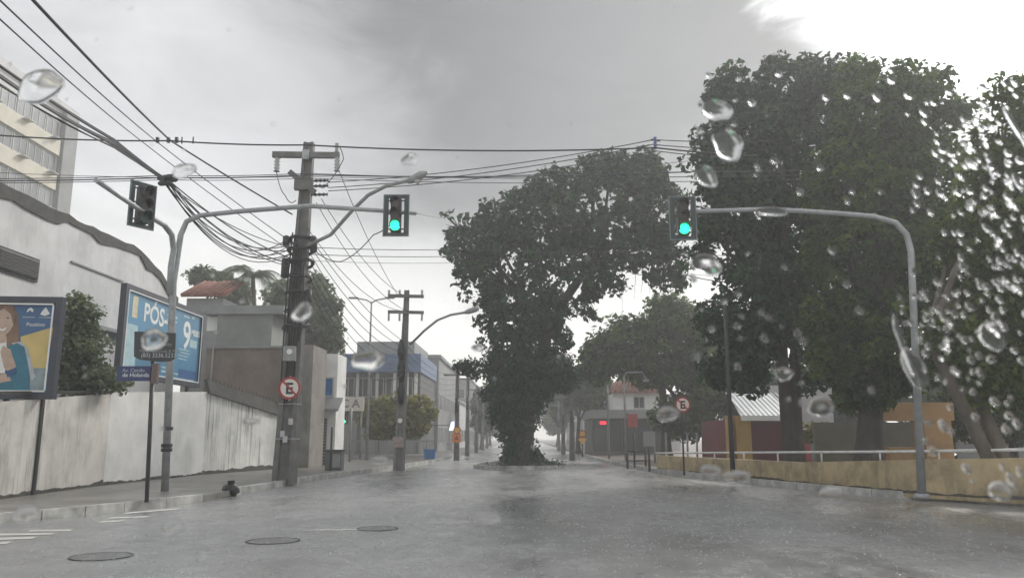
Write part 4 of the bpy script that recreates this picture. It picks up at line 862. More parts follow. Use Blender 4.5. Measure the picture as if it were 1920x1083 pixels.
# orange sign on the first of them
q = G(856, 861, .1); c = P(857, 806, q.y-.25); t = thing('speed_sign', 'round sign over an orange square sign on the avenue pole', 'road sign', (c.x, c.y, c.z-1)); m = MB(); m.disc(c, (0, -1, 0), .22, .015, 24); m.build('round_plate', M_SIGNY, t); m = MB(); m.ring(c+Vector((0, -.016, 0)), (0, -1, 0), .17, .22, .006); m.build('red_ring', M_SIGNR, t)
c2 = P(856, 820, q.y-.25); m = MB(); m.box(c2, (.50, .02, .52)); m.build('orange_plate', M_SIGNO, t); m = MB(); m.prism([c2+Vector((-.14, -.014, -.12)), c2+Vector((.14, -.014, -.12)), c2+Vector((0, -.014, .14))], (0, -.003, 0)); m.build('symbol', M_SIGNR, t)
m = MB(); m.box(c2+Vector((0, .06, .2)), (.05, .08, 1.0)); m.build('bracket', M_GALV, t)
# amber signs on the right
q = G(1092, 858, .1); t = thing('warning_sign', 'round and diamond amber signs on a thin post beyond the median', 'road sign', (q.x, q.y, HP)); c = P(1092, 813, q.y)
m = MB(); m.tube([(q.x, q.y, HP), (q.x, q.y, c.z+.3)], .04, 8); m.build('post', M_DARKM, t)
m = MB(); m.disc(c+Vector((0, -.05, 0)), (0, -1, 0), .24, .015, 24); m.build('round_plate', M_SIGNY, t); m = MB(); m.ring(c+Vector((0, -.067, 0)), (0, -1, 0), .18, .24, .006); m.build('red_ring', M_SIGNR, t)
c2 = P(1092, 824, q.y); m = MB(); e = .27; m.prism([c2+Vector((-e, -.05, 0)), c2+Vector((0, -.05, -e)), c2+Vector((e, -.05, 0)), c2+Vector((0, -.05, e))], (0, -.015, 0)); m.build('diamond_plate', M_SIGNY, t)
# thin posts and gate frame on the right pavement
for u, v, vt, lab in ((1142, 860, 722, 'thin pale post before the dark shopfront, the one nearer the amber signs'), (1174, 864, 706, 'thin pale lamp post before the dark red board')):
    q = G(u, v, .1); tp = P(u, vt, q.y); t = thing('street_post', lab, 'post', (q.x, q.y, HP)); m = MB(); m.tube([(q.x, q.y, HP), (q.x, q.y, tp.z)], [.075, .05], 8); m.build('post', M_GREYPOST, t)
    if u == 1174: m = MB(); m.tube([(q.x, q.y, tp.z), (q.x+.15, q.y, tp.z+.25), (q.x+1.0, q.y, tp.z+.25), (q.x+1.2, q.y, tp.z-.1)], .04, 8); m.build('arm', M_GREYPOST, t); m = MB(); m.box((q.x+1.2, q.y, tp.z-.2), (.3, .2, .14)); m.build('lamp_head', M_GREYPOST, t)
    else: m = MB(); m.disc((q.x, q.y, tp.z), (0, 0, 1), .07, .06, 10); m.build('cap', M_GREYPOST, t)
ya = G(1190, 877, .1).y; t = thing('barrier_frame', 'dark tubular barrier frame with small grey panel on the pavement', 'barrier', (G(1195, 877).x, ya, HP))
for u, v, vt in ((1177, 880, 848), (1190, 877, 812), (1211, 877, 842), (1218, 885, 842)):
    q = G(u, v, .1); m = MB(); m.tube([(q.x, q.y, HP), (q.x, q.y, P(u, vt, q.y).z)], .045, 8); m.build('leg', M_DARKM, t)
for v in (846, 863): a, b = P(1176, v, ya), P(1220, v, ya-.3); m = MB(); m.tube([a, b], .03, 6); m.build('rail', M_DARKM, t)
a = P(1216, 822, ya-.2); m = MB(); m.box(a, (.44, .04, .62)); m.build('panel', M_MGREY, t)
# pale fence posts along the right pavement edge
for i, u in enumerate((1228, 1250, 1290, 1308, 1340)):
    q = P(u, 862, 41); m = MB(); z = P(u, 812, 41).z; m.tube([(q.x, 41, HP), (q.x, 41, z)], .05, 6); m.box((q.x, 41, z+.02), (.14, .14, .05)); tag(m.build('fence_post', M_GREYPOST), 'pale thin post of the row under the mid-distance tree', 'post', 'thin posts under the tree')
# tall dark pole
q = G(1375, 902, HP); tp = P(1372, 560, q.y); t = thing('dark_pole', 'tall thin dark metal pole in front of the ochre wall', 'pole', q); m = MB(); m.tube([q, Vector((q.x, q.y, tp.z))], [.075, .055], 10); m.build('shaft', M_DARKM, t); m = MB(); m.tube([q, q+Vector((0, 0, .12))], [.13, .1], 10); m.build('base_collar', M_DARKM, t)

# ------------------------------------------------------------------ traffic signals
def head(parent, c, yaw, lit, arm_side=0, sc=1.0):
    """backplate as an open frame, lamp body, three lenses with visors; faces -Y turned by yaw"""
    c = Vector(c); Rz = Matrix.Rotation(yaw, 3, 'Z')
    def W(x, y, z): return c+Rz @ Vector((x*sc, y*sc, z*sc))
    m = MB(); Wd, Ht, b = .64, 1.06, .13
    for sg in (-1, 1):
        m.box(W(0, 0, sg*(Ht/2-.05)), (Wd*sc, .03, .10*sc), m=Rz); m.box(W(sg*(Wd/2-b/2), 0, 0), (b*sc, .029, (Ht-.2)*sc), m=Rz)
    bp = m.build('backplate', M_TLEDGE, parent, bevel=.012)
    m = MB()
    for sg in (-1, 1):
        m.box(W(0, -.022, sg*(Ht/2-.012)), (Wd*sc, .012, .024*sc), m=Rz); m.box(W(sg*(Wd/2-.012), -.022, 0), (.024*sc, .0118, (Ht-.05)*sc), m=Rz)
    m.build('border_strip', pmat('backplate_border', (.16, .19, .2), .5, .2, 5), bp)
    for z in (-.34, 0.05, .38): m = MB(); m.box(W(0, .01, z), (.46*sc, .02, .03*sc), m=Rz); m.build('strut', M_TLBODY, bp)
    m = MB(); m.box(W(0, -.03, 0), (.25*sc, .2*sc, .86*sc), m=Rz); body = m.build('lamp_body', M_TLBODY, parent, bevel=.02)
    for z, lm, on_ in ((.285, M_LENSR, 0), (0, M_LENSY, 0), (-.285, M_GREENL, lit)):
        mt = lm if (z > -.2 or lit) else pmat('green_lens_off', (.01, .06, .045), .2, .1)
        m = MB(); m.disc(W(0, -.131, z), Rz @ Vector((0, -1, 0)), .122*sc, .02, 24); m.build('lens', mt, body)
        m = MB(); n = 14; vs = []
        for i in range(n+1):
            a = math.pi*(-.12+1.24*i/n); vs += [W(.125*math.cos(a), -.125, z+.125*math.sin(a)), W(.125*math.cos(a), -.34+.10*(1-max(0, math.sin(a))), z+.125*math.sin(a)), W(.115*math.cos(a), -.34+.10*(1-max(0, math.sin(a))), z+.115*math.sin(a)), W(.115*math.cos(a), -.125, z+.115*math.sin(a))]
        m.add(vs, [(i*4+k_, i*4+(k_+1) % 4, (i+1)*4+(k_+1) % 4, (i+1)*4+k_) for i in range(n) for k_ in range(4)], True); m.build('visor', M_TLBODY, body)
# left one, two arms
q = G(309, 920, HP); YS = q.y; t = thing('traffic_signal', 'grey forked signal post with green light over the road by the white wall', 'traffic light', q)
f0 = P(325, 530, YS); f0 = Vector((f0.x, YS, f0.z))
ptsR = [q, f0, P(334, 470, YS), P(339, 440, YS), P(350, 415, YS), P(375, 404, YS), P(450, 396, YS), P(580, 386, YS), P(700, 394, YS), P(781, 400, YS)]
m = MB(); m.tube(ptsR, [.09, .08, .075, .07, .065, .06, .06, .06, .052, .05], 12); m.build('post', M_GALV, t)
ptsL = [f0+Vector((-.02, -.1, -.3)), P(321, 500, YS-.12), P(326, 468, YS-.15), P(322, 440, YS-.3), P(308, 422, YS-.7), P(285, 408, YS-1.3), P(235, 375, YS-2.6), P(180, 338, YS-4.2)]
m = MB(); m.tube(ptsL, [.08, .08, .075, .07, .065, .06, .055, .05], 10); m.build('side_arm', M_GALV, t)
hd = P(743, 404, YS-.12)
head(t, hd, 0.0, True)
head(t, P(279, 388, YS-1.6)+Vector((-.1, -.12, 0)), R(58), False)
for v in (806, 838, 846): 
    z = P(313, v, YS).z; f = (z-q.z)/(f0.z-q.z); c = q.lerp(f0, f); m = MB(); m.ring(c, (0, 0, 1), .095, .125, .08, 14); m.build('cable_tie', M_RUBBER, t)
# right one
q = G(1729, 934, HP); YR = q.y; t = thing('traffic_signal', 'pale signal post with green light reaching over the road from the ochre wall', 'traffic light', q)
tp = P(1708, 470, YR); tp = Vector((tp.x, YR, tp.z)); pts = [q, tp, P(1700, 440, YR), P(1680, 418, YR), P(1640, 406, YR), P(1560, 399, YR), P(1440, 392, YR), P(1310, 396, YR), P(1250, 398, YR)]
m = MB(); m.tube(pts, [.085, .07, .064, .06, .056, .054, .05, .046, .044], 12); m.build('post', M_GALV, t)
m = MB(); m.tube([q, q+Vector((0, 0, .1))], [.16, .13], 12); m.build('base_collar', M_GALV, t)
head(t, P(1280, 409, YR-.12), 0.0, True, sc=.93)
# small far signal
q = G(655, 866, .1); c = P(648, 783, q.y); t = thing('traffic_signal', 'small distant green signal in front of the lettered white board', 'traffic light', (q.x, q.y, HP))
m = MB(); m.tube([(q.x, q.y, HP), (q.x, q.y, c.z+.5)], .06, 8); m.build('post', M_GREYPOST, t); head(t, (c.x, q.y-.15, c.z), 0.0, True, sc=.62)

# hanging shop sign and street name plate on their own post
q = G(275, 941, HP); Yq = q.y; t = thing('shop_sign', 'charcoal shop sign with phone number on a thin dark post', 'sign', q)
tp = P(287, 672, Yq); m = MB(); m.tube([q, Vector((tp.x-.0, Yq, tp.z))], .042, 8); m.build('post', M_DARKM, t)
out = [(252, 621), (329, 624), (327, 672), (318, 677), (300, 678), (262, 674), (251, 668)]
m = MB(); m.prism([P(u, v, Yq-.06) for u, v in out][::-1], (0, .035, 0)); bd = m.build('board', M_CHAR, t)
xd = Vector((1, 0, -.01)); text('(83) 3236.5237', .115, P(264, 669, Yq-.065), xd, (0, 0, 1), M_PG, 'lettering', bd); text('Maria Aparecida & Maia', .085, P(261, 660, Yq-.065), xd, (0, 0, 1), M_MGREY, 'lettering', bd); text('Restaurante', .11, P(272, 648, Yq-.065), xd, (0, 0, 1), M_MGREY, 'lettering', bd)
a, b = P(221, 686, Yq-.05), P(283, 714, Yq-.05); t = thing('street_name_plate', 'navy blue street name plate on the thin dark post below the shop sign', 'street sign', (b.x, Yq-.05, b.z))
m = MB(); m.box(((a.x+b.x)/2, Yq-.05, (a.z+b.z)/2), (b.x-a.x, .02, a.z-b.z)); bd = m.build('plate', M_NAVY, t)
text('Av. Camilo', .10, P(229, 697, Yq-.065), (1, 0, 0), (0, 0, 1), M_PG, 'lettering', bd); text('de Holanda', .115, P(229, 706, Yq-.065), (1, 0, 0), (0, 0, 1), M_PW, 'lettering', bd)
m = MB(); m.box((b.x+.05, Yq-.02, (a.z+b.z)/2), (.14, .08, a.z-b.z+.1)); m.build('clamp', pmat('clamp_brown', (.12, .09, .085), .6), t)
# rubbish bag by the broken kerb
q = G(432, 927, .02); t = thing('rubbish_bag', 'small black rubbish bag dumped at the broken kerb', 'rubbish bag', q); rnd = random.Random(2); m = MB(); pts = []; n = 12
rings = [(0, .10), (.05, .19), (.14, .20), (.22, .15), (.28, .06), (.33, .09)]
vs = []
for z, r in rings: vs += [q+Vector((r*(1+rnd.uniform(-.18, .18))*math.cos(2*math.pi*i/n), r*(1+rnd.uniform(-.18, .18))*math.sin(2*math.pi*i/n), z+rnd.uniform(-.015, .015))) for i in range(n)]
m.add(vs, [(i*n+j, i*n+(j+1) % n, (i+1)*n+(j+1) % n, (i+1)*n+j) for i in range(len(rings)-1) for j in range(n)]+[tuple(range(n))[::-1], tuple(range((len(rings)-1)*n, len(rings)*n))]); m.build('bag', M_BAG, t)
m = MB(); m.ring(q+Vector((0, 0, .27)), (0, 0, 1), .05, .085, .03, 12); m.build('knot', M_BAG, t)
hole = MB(); c = G(425, 924, .008); hole.disc(G(418, 930, .002), (0, 0, 1), .55, .004, 20, sx=.5); hole.build('mud_patch', pmat('mud', (.035, .032, .028), .35, .4, 5, .5, 20), road)

# ------------------------------------------------------------------ overhead wires, each its own
def wire(pts, sag, r, label, group=None, mat=None, name='overhead_wire'):
    """hangs between successive points"""
    out = []
    for (a, b), sg in zip(zip(pts, pts[1:]), sag if isinstance(sag, (list, tuple)) else [sag]*(len(pts)-1)):
        n = 14
        for i in range(n + (1 if b is pts[-1] else 0)):
            f = i/n; out.append(Vector(a).lerp(Vector(b), f)-Vector((0, 0, 4*sg*f*(1-f))))
    m = MB(); m.tube(out, r, 5); o = m.build(name, mat or M_RUBBER); tag(o, label, 'wire', group); return o
NODE = P(320, 264, 20.0)
wire([P(-120, 248, 20), P(0, 254, 20), NODE, P(575, 272, 20), P(1228, 277, 20), P(1420, 292, 20.5)], [.03, .05, .04, .12, .03], .022, 'long single wire crossing the whole sky above the pole top')
wire([P(20, -45, 8.0), NODE, P(548, 402, Y1-.2)], [.05, .03], .024, 'heavy wire from the top corner through the clamp down to the concrete pole')
wire([P(-20, -18, 8.5), P(292, 264, 20.2), P(548, 455, Y1-.2)], [.05, .05], .013, 'thin wire nearest below the heavy corner wire', 'thin wires below the heavy corner wire')
wire([P(-20, 18, 9.0), P(262, 262, 19.5), P(545, 470, Y1-.2)], [.05, .06], .012, 'lower thin wire, second below the heavy corner wire', 'thin wires below the heavy corner wire')
t = thing('wire_clamp', 'dark clamps where the heavy wire crosses the long single wire', 'clamp', NODE)
for dx in (-.06, .16, -.35): m = MB(); m.box(NODE+Vector((dx, 0, .02)), (.07, .08, .14)); m.build('clamp', M_DARKM, t)
for dx in (.3, .6): m = MB(); m.tube([NODE+Vector((dx, 0, -.08)), NODE+Vector((dx, 0, .1))], .02, 6); m.build('pin', M_DARKM, t)
rnd = random.Random(21); JB = P(312, 337, 18.5)
for i in range(7):
    o0 = (rnd.uniform(-8, 8), -18+i*7)
    wire([P(-60+o0[0], 95+o0[1], 9.5+rnd.uniform(-.3, .3)), P(215, 262+i*2.6, 14.8), JB+Vector((rnd.uniform(-.04, .04), 0, rnd.uniform(-.05, .05)))], [rnd.uniform(.02, .12), .02], .020 if i < 5 else .013, 'black cable of the thick bundle coming in over the tall block', 'cables of the thick bundle', M_CABLE2 if i % 2 else M_RUBBER)
t = thing('cable_junction', 'tangle of cable joints behind the dark side-facing signal', 'cable joint', JB)
for i in range(4): 
    c = JB+Vector((rnd.uniform(-.2, .2), rnd.uniform(-.1, .1), rnd.uniform(-.12, .1))); m = MB(); m.tube([c+Vector((-.16, 0, 0)), c+Vector((-.1, 0, 0)), c+Vector((.1, 0, .02)), c+Vector((.16, 0, .02))], [.03, .07, .07, .03], 8); m.build('splice', M_CABLE2, t)
for i in range(11):
    e = p1(446+rnd.uniform(-8, 60)); e = e+Vector((rnd.uniform(-.3, .1), -.3, 0)); wire([JB+Vector((rnd.uniform(-.08, .08), 0, rnd.uniform(-.06, .06))), e], rnd.uniform(.0, 1.0), rnd.uniform(.009, .018), 'black cable fanning from the cable joint to the concrete pole', 'cables fanning to the pole', M_CABLE2 if i % 3 else M_RUBBER)
for i, (v0, v1, v2, r) in enumerate(((337, 328, 322, .02), (333, 325, 331, .013), (341, 334, 340, .011))):
    wire([P(-80, v0+2, 21), P(312, v0-4, 21.5), P(575, v1, Y1-.6), P(1300, v2, Y1-.6), P(1500, v2-3, Y1)], [.03, .04, .1, .02], r, ('thickest', 'upper thin', 'lowest thin')[i]+' wire of the level trio crossing at the pole brace', 'level wires at brace height', M_CABLE2)
wire([P(-40, 322, 23), P(575, 331, Y1+.6), P(1290, 302, Y1+2)], [.1, .25], .009, 'faint thin wire just over the level pair')
INS = P(1228, 270, 21.0)
for i, (a, b) in enumerate((((612, 352), (1226, 262)), ((618, 362), (1224, 271)), ((604, 368), (1230, 283)))):
    wire([p1(a[1]-8)+Vector((.72, -.1, 0)), P(b[0], b[1], 21.0), P(1460, b[1]+2+8*i, 22.5)], [.18, .05], .014, ('topmost', 'middle', 'lowest')[i]+' wire rising from the pole insulators to the blue insulator', 'wires to the blue insulator')
t = thing('line_insulator', 'small blue insulator on the wires above the median tree', 'insulator', INS); insulator(t, P(1228, 258, 20.95), .32, .055, mat=pmat('blue_insulator', (.06, .08, .25), .4)); m = MB(); m.beam(P(1220, 262, 20.95), P(1238, 264, 20.95), .04, .04); m.build('spindle', M_DARKM, t)
for i, v in enumerate((467, 480, 492)):
    wire([p1(v-2)+Vector((.3, -.1, 0)), P(860, v, 29), P(1230, v+2+6*i, 31), P(1420, v+14+8*i, 31)], [.05, .1, .05], .012 if i < 2 else .007, ('upper', 'lower', 'faintest')[i]+' thin level wire passing behind the median tree', 'level wires behind the median tree', M_CABLE2)
wire([P(1185, 513, 30), P(1290, 516, 27), P(1380, 530, 26)], .05, .015, 'short drooping wire by the hanging branch under the signal')
# spans between the two poles
for i, (a, dx) in enumerate(((296, 1.05), (345, .55), (352, .4), (400, .2))):
    wire([p1(a+14)+Vector((dx, -.2, -.3)), P(746+10*i, 553 if i < 2 else 584, Y2-.15)], .25+.15*i, .011, 'slack conductor from the big pole to the two-armed pole', 'conductors between the two poles')
for i in range(7):
    wire([p1(450+14*i)+Vector((.3, 0, 0)), P(757, 640+10*i, Y2-.1)], .3+.16*i, .012, 'sagging telephone cable between the two poles', 'telephone cables between the two poles', M_CABLE2)
for i in range(5):
    wire([P(757, 640+14*i, Y2+.1), P(858, 700+9*i, G(856, 861, .1).y), P(878, 708+8*i, G(876, 853, .1).y), P(895, 728+6*i, G(893, 847, .1).y)], [.5, .3, .3], .012, 'cable hanging along the far row of poles', 'cables along the far poles', M_CABLE2)
wire([p1(462)+Vector((.3, -.2, 0)), P(640, 490, Y1-.8), P(700, 440, YS+1), P(738, 415, YS)], [.15, .1, .05], .014, 'feed cable looping from the pole up to the hanging green signal')
wire([P(781, 400, YS), P(835, 409, 30)], .02, .007, 'short thin tie wire from the signal arm tip to the tree')
# jumper loops at the crossarm
wire([ca+Vector((-56*k1, -.3, -.5)), ca+Vector((-.55, -.35, -1.3)), br+Vector((-.2, -.3, -.6))], .15, .014, 'jumper loop hanging from the left end of the crossarm')
wire([ca+Vector((62*k1, -.3, .25)), ca+Vector((75*k1, -.3, -.15)), ca+Vector((40*k1, -.3, -1.0)), br+Vector((.5, -.3, -.1))], [-.12, .1, .1], .014, 'jumper loop hanging from the right end of the crossarm')

# ------------------------------------------------------------------ trees
bt = G(976, 872, .1); Yt = bt.y
t = thing('median_tree', 'big leafy tree leaning over the median, trunk wrapped in creepers', 'tree', (bt.x, Yt, HP))
cb = [(1130, 390, 150, 90), (1010, 420, 115, 78), (925, 440, 80, 55), (880, 470, 50, 50), (905, 525, 50, 48), (975, 560, 75, 50), (950, 600, 55, 40), (1180, 325, 70, 45), (1235, 400, 50, 70), (1250, 500, 36, 52), (1195, 470, 55, 40), (1060, 500, 95, 58), (1040, 350, 60, 40), (1140, 310, 60, 30), (1020, 590, 48, 40), (1130, 520, 45, 45), (845, 412, 16, 10), (1095, 580, 26, 22), (1040, 640, 26, 22), (1215, 330, 40, 40)]
_, el = crown(t, cb, Yt, 22000, .33, LEAF_A, 31, clump=.44, per=22, depth=.8, shell=.55)
vb = [(960, 645, 62, 34), (905, 690, 38, 18), (985, 690, 85, 45), (968, 740, 66, 46), (1035, 700, 48, 42), (985, 715, 74, 38), (968, 785, 46, 42), (974, 820, 30, 36), (970, 848, 32, 22), (998, 852, 14, 16), (870, 688, 16, 8), (1062, 712, 24, 24), (940, 770, 24, 26)]
o2, _ = crown(t, vb, Yt, 24000, .20, LEAF_A, 32, name='creeper', clump=.34, per=24, depth=.8, shell=.3)
rnd = random.Random(5); m = MB(); fk = P(1015, 690, Yt)
m.tube([(bt.x, Yt, .05), P(980, 830, Yt), P(985, 770, Yt), P(1000, 720, Yt), fk], [.62, .5, .46, .42, .38], 10)
b2 = P(1040, 600, Yt); m.tube([fk, P(1020, 660, Yt), P(1022, 630, Yt), b2], [.36, .34, .30, .26], 10); b3 = P(1110, 490, Yt); m.tube([b2, P(1060, 560, Yt), b3], [.26, .22, .18], 8); b4 = P(985, 560, Yt); m.tube([b2, P(1010, 590, Yt), b4], [.2, .16, .12], 8)
for i, (c, rr) in enumerate(el):
    src = b3 if c[0] > b2.x else b4; e1 = limb(m, src, Vector(c), .12, .04, rnd)
    for qn in range(4):
        dv = Vector((rnd.uniform(-1, 1), rnd.uniform(-1, 1), rnd.uniform(-.8, 1))); limb(m, e1[-2], Vector(c)+Vector((dv.x*rr[0], dv.y*rr[1], dv.z*rr[2]))*.85, .035, .01, rnd, n=5)
for i in range(6):   # hanging aerial roots under the crown
    a = P(1120+rnd.uniform(0, 110), 500+rnd.uniform(-10, 30), Yt+rnd.uniform(-1, 1)); limb(m, a, a+Vector((rnd.uniform(-.2, .2), 0, -rnd.uniform(.5, 1.5))), .012, .004, rnd, n=4, bend=.04)
m.build('trunk', M_BARK, t)

bA = P(1490, 862, 27.0)
tree('street_tree', 'tall dark tree with forked twin trunk in front of the maroon kiosk', (bA.x, 27.0, HP), (1480, 640), 27.0,
     [(1420, 240, 85, 80), (1375, 300, 65, 70), (1400, 400, 85, 85), (1480, 170, 80, 45), (1405, 150, 40, 26), (1515, 120, 18, 14), (1520, 290, 110, 110), (1410, 510, 75, 60), (1470, 590, 85, 60), (1360, 600, 45, 50), (1400, 690, 42, 50), (1330, 420, 25, 30), (1500, 460, 100, 90), (1365, 160, 26, 18), (1560, 160, 70, 40), (1420, 640, 45, 50), (1520, 690, 40, 40), (1318, 262, 24, 26), (1305, 310, 16, 16), (1345, 185, 24, 16), (1385, 128, 20, 12), (1312, 480, 18, 24), (1345, 690, 26, 30), (1455, 118, 20, 12), (1330, 350, 30, 26)],
     30000, .26, LEAF_A, 41, r0=.26, stems=2, spread=.5, clump=.45, shell=.4)
bB = P(1628, 862, 24.0)
tree('street_tree', 'broad dark tree with single thick trunk beside the orange portal', (bB.x, 24.0, HP), (1640, 640), 24.0,
     [(1640, 220, 100, 85), (1700, 190, 60, 55), (1715, 320, 75, 90), (1620, 350, 110, 90), (1590, 470, 95, 80), (1700, 450, 90, 80), (1640, 590, 100, 80), (1580, 670, 60, 50), (1680, 690, 60, 45), (1740, 560, 50, 70), (1640, 690, 80, 50), (1560, 600, 60, 60), (1620, 740, 45, 35), (1785, 300, 42, 55), (1780, 420, 50, 50), (1790, 215, 30, 32), (1755, 150, 36, 26), (1690, 140, 24, 14), (1770, 660, 50, 50), (1610, 130, 26, 14)],
     30000, .25, LEAF_B, 42, r0=.42, clump=.45, shell=.4)
bC = P(1905, 880, 17.2)
tree('street_tree', 'leaning pale-barked tree with thin crown at the far end of the ochre wall', (bC.x, 17.2, HP), (1760, 640), 17.2,
     [(1850, 560, 70, 60), (1910, 600, 60, 90), (1850, 300, 60, 70), (1920, 420, 60, 80), (1780, 640, 60, 50), (1840, 690, 70, 50), (1930, 250, 60, 70), (1800, 440, 45, 60), (1900, 720, 60, 50), (2010, 400, 90, 200), (1990, 650, 80, 90), (1865, 390, 60, 70), (1835, 490, 55, 45), (1895, 170, 34, 34), (1880, 480, 50, 60)],
     19000, .20, LEAF_C, 43, r0=.16, bark=M_BARKL, clump=.4, shell=.3, stems=2, spread=.7)
bD = P(1250, 860, 47.0)
tree('street_tree', 'mid-green rounded tree with bent trunk before the tiled house', (bD.x, 47.0, HP), (1240, 715), 47.0,
     [(1180, 640, 70, 48), (1260, 600, 62, 46), (1320, 640, 55, 62), (1140, 665, 40, 36), (1250, 680, 75, 48), (1335, 720, 55, 55), (1310, 780, 50, 42), (1200, 690, 60, 30), (1270, 780, 40, 40), (1115, 690, 26, 26)],
     22000, .36, LEAF_B, 44, r0=.30, clump=.6, shell=.4)
for i, (u, Yx, bl, lab) in enumerate(((1085, 66, [(1085, 720, 30, 22), (1110, 745, 34, 26), (1075, 750, 22, 22), (1120, 720, 26, 20)], 'hazy tree behind the amber signs'), (1058, 84, [(1056, 760, 22, 32), (1066, 740, 18, 18)], 'hazy tree behind the row of poles on the carriageway'), (1046, 120, [(1040, 785, 22, 28)], 'faint tree closing the right carriageway'), (903, 90, [(905, 770, 20, 40), (915, 745, 22, 24)], 'hazy tree on the median seen past the creepers'), (918, 130, [(920, 790, 20, 30)], 'faint tree closing the left carriageway'))):
    b = P(u, 850, Yx); tree('avenue_tree', lab, (b.x, Yx, HP), (u, 790), Yx, bl, 5000, .42, LEAF_B, 60+i, r0=.2, clump=.6, group='hazy trees down the avenue', twigs=1, shell=.2)
# median row
for i, Yx in enumerate((58, 76, 96, 125)):
    b = Vector((-.2, Yx, HP)); k_ = Yx/FPX; u = 985-.2/k_; h0 = 4.2/k_
    tree('avenue_tree', ('first hidden tree of the row', 'dim tree second of the row', 'dim tree third of the row', 'faint tree last of the row')[i]+' behind the creeper-wrapped trunk', b, (u, 820-2.2/k_), Yx, [(u, 820-h0, 1.9/k_, 1.6/k_), (u+10, 820-3.2/k_, 1.6/k_, 1.0/k_)], 4500, .38, LEAF_A, 80+i, r0=.18, clump=.5, group='trees along the median', twigs=1, shell=.2)
# left: garden trees behind the brown building
b = P(600, 800, 50)
tree('garden_tree', 'pale leafy tree rising behind the concrete pole', (b.x, 50, HP), (590, 660), 50, [(575, 560, 45, 55), (610, 600, 30, 50), (560, 620, 40, 40), (530, 570, 35, 40), (620, 640, 22, 30)], 11000, .36, LEAF_P, 91, r0=.2, clump=.55, shell=.3)
b = P(385, 700, 52); tree('garden_tree', 'pale bushy treetop over the red tile roof', (b.x, 52, HP), (390, 580), 52, [(382, 522, 32, 18), (420, 535, 30, 22), (440, 555, 30, 24)], 6000, .34, LEAF_P, 92, r0=.2, clump=.5, shell=.3)
# palm
b = P(478, 700, 44); t = thing('palm_tree', 'pale feathery palm behind the grey sheet building', 'palm tree', (b.x, 44, HP)); hd_ = P(474, 518, 44)
m = MB(); m.tube([(b.x, 44, 0), (b.x+.1, 44, hd_.z*.5), hd_], [.2, .15, .12], 8); m.build('trunk', M_BARKL, t)
rng = np.random.default_rng(9)
for i in range(17):
    a = 2*math.pi*i/17+rng.random()*.3; up = rng.uniform(.2, 1.15); Lf = rng.uniform(1.7, 2.6); pts = []; 
    for j in range(9):
        f = j/8; pts.append(hd_+Vector((math.cos(a)*Lf*f*.9, math.sin(a)*Lf*f*.9, Lf*(up*f-(.75+up*.35)*f*f))))
    m = MB(); m.tube(pts, [.03*(1-.8*j/8) for j in range(9)], 4)
    for j in range(1, 9):
        for sg in (-1, 1):
            for h in (0, .33, .66):
                pa = pts[j-1].lerp(pts[j], h); dd = (pts[j]-pts[j-1]).normalized(); sd_ = dd.cross(Vector((0, 0, 1))).normalized()*sg; tip = pa+sd_*.55*(1-.45*j/8)+dd*.28-Vector((0, 0, .22)); m.add([pa, pa+dd*.07, tip], [(0, 1, 2)])
    o = m.build('frond', LEAF_P, t)
# shrub over the wall by the first billboard, bushes
b = P(150, 735, 20.5); tree('garden_shrub', 'loose green shrub growing above the wall between the two billboards', (b.x, 20.5, HP), (152, 720), 20.5, [(148, 595, 30, 38), (152, 650, 42, 45), (160, 705, 46, 34), (128, 690, 26, 40), (190, 715, 40, 20), (145, 565, 12, 12)], 7000, .15, LEAF_P, 95, r0=.05, cat='shrub', clump=.28, shell=.2)
b = P(750, 850, 51); tree('garden_shrub', 'yellow-green rounded bush tree behind the bar fence', (b.x, 51, HP), (750, 825), 51, [(705, 775, 30, 24), (745, 765, 40, 22), (785, 772, 32, 26), (760, 795, 45, 24), (715, 800, 30, 20)], 8000, .34, LEAF_Y, 96, r0=.12, cat='shrub', clump=.45, shell=.3)
b = P(1535, 856, 33); tree('garden_shrub', 'small lime-green bush before the grey yard wall', (b.x, 33, HP), (1535, 845), 33, [(1520, 812, 22, 13), (1550, 818, 24, 14), (1535, 806, 22, 10)], 3500, .2, LEAF_Y, 97, r0=.05, cat='shrub', clump=.25, shell=.3)
b = P(1900, 850, 31)
tree('street_tree', 'low-branched green tree behind the leaning pale trunk', (b.x, 31, HP), (1900, 800), 31, [(1830, 620, 85, 75), (1930, 560, 85, 95), (1880, 715, 110, 60), (1960, 720, 80, 70), (1820, 770, 60, 50), (1900, 800, 70, 45), (2010, 620, 80, 120)], 20000, .26, LEAF_B, 98, r0=.2, clump=.45, shell=.3)
for i, (u, bl, lab) in enumerate(((1590, [(1560, 740, 70, 60), (1620, 720, 70, 60), (1520, 770, 40, 40), (1600, 790, 60, 40)], 'dim tree seen between the trunks behind the grey yard wall'), (1760, [(1740, 740, 70, 60), (1810, 730, 70, 70), (1780, 800, 70, 45)], 'dim tree behind the orange portal'), (1420, [(1400, 760, 40, 40), (1440, 715, 50, 30)], 'dim tree behind the pale kiosk roof'))):
    b = P(u, 850, 46); tree('rear_tree', lab, (b.x, 46, HP), (u, 810), 46, bl, 9000, .36, LEAF_A, 110+i, r0=.2, clump=.55, shell=.2, twigs=1, group='dim trees behind the kiosk')
q0, q1 = P(1800, 860, 38), P(2150, 860, 38); t = thing('rear_wall', 'dim rear wall behind the trees at the far edge', 'wall', ((q0.x+q1.x)/2, 38, HP)); m = MB(); m.box(((q0.x+q1.x)/2, 38.1, 1.5), (q1.x-q0.x, .2, 3.0)); m.build('wall_panel', M_MGREY, t); m = MB(); m.box(((q0.x+q1.x)/2, 38.1, 3.04), (q1.x-q0.x+.1, .3, .08)); m.build('coping', M_MGREY, t)

